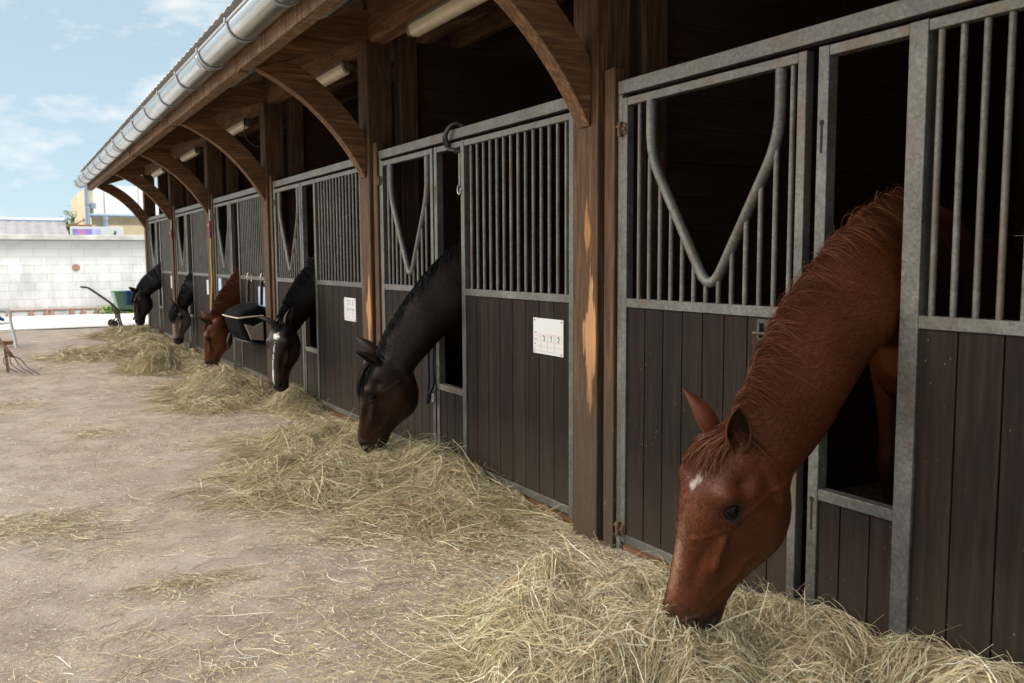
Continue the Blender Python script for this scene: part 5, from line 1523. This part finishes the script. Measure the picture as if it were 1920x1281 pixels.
MB().box(-4.2, 1.6, WY - .27, WY - .03, 0.162, 0.185).build('coping', M['brickred'], edg, bevel=0.004)

def leafcloud(name, c, rad, n, size, cols, seed, parent=None, clumps=26):
    r_ = np.random.default_rng(seed)
    cl_ = r_.normal(size=(clumps, 3)); cl_ = unit(cl_) * r_.random((clumps, 1)) ** .4 * np.array(rad) * .8 + np.array(c)
    k = r_.integers(0, clumps, n)
    p = cl_[k] + r_.normal(size=(n, 3)) * np.array(rad) * .17
    d = unit(r_.normal(size=(n, 3))); e = unit(np.cross(d, r_.normal(size=(n, 3))))
    sz = r_.uniform(.6, 1.3, (n, 1)) * size
    V = np.stack([p - d * sz, p + e * sz * .45, p + d * sz, p - e * sz * .45], 1).reshape(-1, 3)
    Fq = np.arange(n * 4).reshape(n, 4)
    C = np.array(cols)[r_.choice(len(cols), n)] * r_.uniform(.7, 1.3, (n, 1))
    return fast_mesh(name, V, Fq, np.repeat(C, 4, 0), M['leaf'], parent)
wd_ = leafcloud('weeds', (0.35, WY - .5, .12), (.8, .2, .22), 700, .05, [(.16, .26, .06), (.24, .33, .10), (.1, .18, .05)], 3)
tag(wd_, 'green weeds growing at the foot of the block wall behind the barrow', 'weeds', kind='stuff')

fb = thing('far_building', 'white clad building with ochre lower wall and zinc pipes behind the block wall', 'building', (5, 33, 0))
MB().box(0.10, 12, 32.2, 40, 2.99, 3.95).build('cladding', M['whitepaint'], fb)
lw = MB().box(0.02, 12, 32.12, 40, 0, 2.92)
lw.build('ochre_wall', M['ochre'], fb)
MB().box(-0.02, 0.09, 32.05, 40, 2.93, 3.95).build('corner_trim', M['ochre'], fb)
MB().tube([(-0.05, 32.02, 2.96), (12, 32.02, 2.96)], 0.06, 10).build('gutter', M['bluegrey'], fb, smooth=60)
for x, z1, r_ in ((-0.10, 3.9, .075), (0.42, 2.93, .085)):
    dp = MB().tube([(x, 31.98, 0), (x, 31.98, z1)], r_, 12).build('downpipe', M['bluegrey'], fb, smooth=60)
    MB().tube([(x, 31.98, z1 - .6 if z1 > 3 else z1 - .12), (x, 31.98, z1 - .52 if z1 > 3 else z1 - .02)], r_ + .02, 12).build('pipe_clip', M['zincdull'], dp, smooth=60)
MB().box(0.0, 0.16, 31.94, 32.04, 3.18, 3.36).build('junction_box', M['bluegrey'], fb, bevel=0.01)
mk_seam = MB()
for x in (.45, 1.5, 2.6, 3.7):
    MB().box(x, x + .03, 32.17, 32.199, 3.03, 3.94).build('cladding_seam', M['whitepaint'], fb)
sh = thing('shed', 'low shed with grey ribbed sheet roof beyond the wall on the left', 'building', (-4, 33, 0))
vs = []; fs = []
for i, x in enumerate(np.arange(-12, -0.68, 0.075)):
    dz = 0.008 if (i // 2) % 2 else -0.008
    vs += [(x, 30.6, 2.26 + dz), (x, 33.2, 2.80 + dz)]
for i in range(len(vs) // 2 - 1): fs.append((2 * i, 2 * i + 2, 2 * i + 3, 2 * i + 1))
ro_ = MB().add(vs, fs).build('roof', M['shedroof'], sh); ro_.modifiers.new('t', 'SOLIDIFY').thickness = 0.02
MB().box(-12, -0.75, 30.75, 33.1, 0, 2.2).build('wall', M['whitepaint'], sh)
MB().box(-12, -0.64, 33.16, 33.3, 2.80, 2.90).build('ridge', M['whitepaint'], sh)
MB().box(-12, -0.66, 33.10, 33.158, 2.76, 2.83).build('fascia', M['bluegrey'], sh)
bn = thing('printed_board', 'white board with purple and magenta print showing above the block wall', 'board', (-.08, 29.3, 0))
MB().box(-0.80, 0.64, 29.30, 29.36, 1.75, 2.50).build('panel', M['card'], bn, bevel=0.006)
for x0, x1, m_ in ((-0.74, -0.60, 'purple'), (-0.60, -0.40, 'magenta'), (-0.40, -0.22, 'purple'), (-.22, .02, 'lilac')):
    MB().box(x0 + .001, x1 - .001, 29.292, 29.299, 2.18, 2.43).build('printed_patch', M[m_], bn)
mkv = MB().prism([(.36, 2.27), (.44, 2.27), (.45, 2.34), (.41, 2.40), (.39, 2.33)], 1, 29.293, 29.299)
mkv.build('small_dark_mark', M['ink'], bn)
for x in (-.6, .5):
    MB().box(x, x + .08, 29.37, 29.45, 0, 2.4).build('post', M['handlewood'], bn)
MB().box(-0.86, -0.2, 29.38, 29.5, 2.50, 2.56).build('wooden_rail', M['handlewood'], bn)

def tree(label, x, y, h, rad, seed, cols, n=1600, size=.09):
    t = thing('tree', label, 'tree', (x, y, 0), 'trees beyond the wall')
    tm_ = MB(); tm_.tube([(x, y, 0), (x + .05, y, h * .45), (x - .03, y, h * .8)], [.14, .09, .03], 8)
    r_ = random.Random(seed)
    for i in range(7):
        a = r_.random() * 6.28; z0 = h * (.35 + .06 * i)
        tm_.tube([(x, y, z0), (x + .5 * rad[0] * math.cos(a), y + .5 * rad[1] * math.sin(a), z0 + .35 * rad[2]), (x + .85 * rad[0] * math.cos(a), y + .85 * rad[1] * math.sin(a), z0 + .6 * rad[2])], [.04, .025, .01], 6)
    tm_.build('trunk', M['bark'], t, smooth=60)
    leafcloud('crown', (x, y, h * .72), rad, n, size, cols, seed, t)
GRN = [(.20, .26, .10), (.28, .34, .15), (.14, .20, .07), (.36, .38, .20)]
tree('thin pale young tree beside the downpipe of the far building', -0.50, 35.0, 3.7, (.4, .4, 0.85), 4, GRN, 380, .06)
tree('round yellow-green bush-like tree below the thin one', -0.30, 34.2, 2.9, (.6, .5, .5), 5, [(.26, .34, .08), (.36, .42, .12), (.18, .26, .06)], 1200, .07)
tree('small dark tree on the far left horizon', -5.05, 78, 5.4, (1.7, 1.4, .9), 6, [(.05, .08, .03), (.08, .11, .04)], 1200, .2)
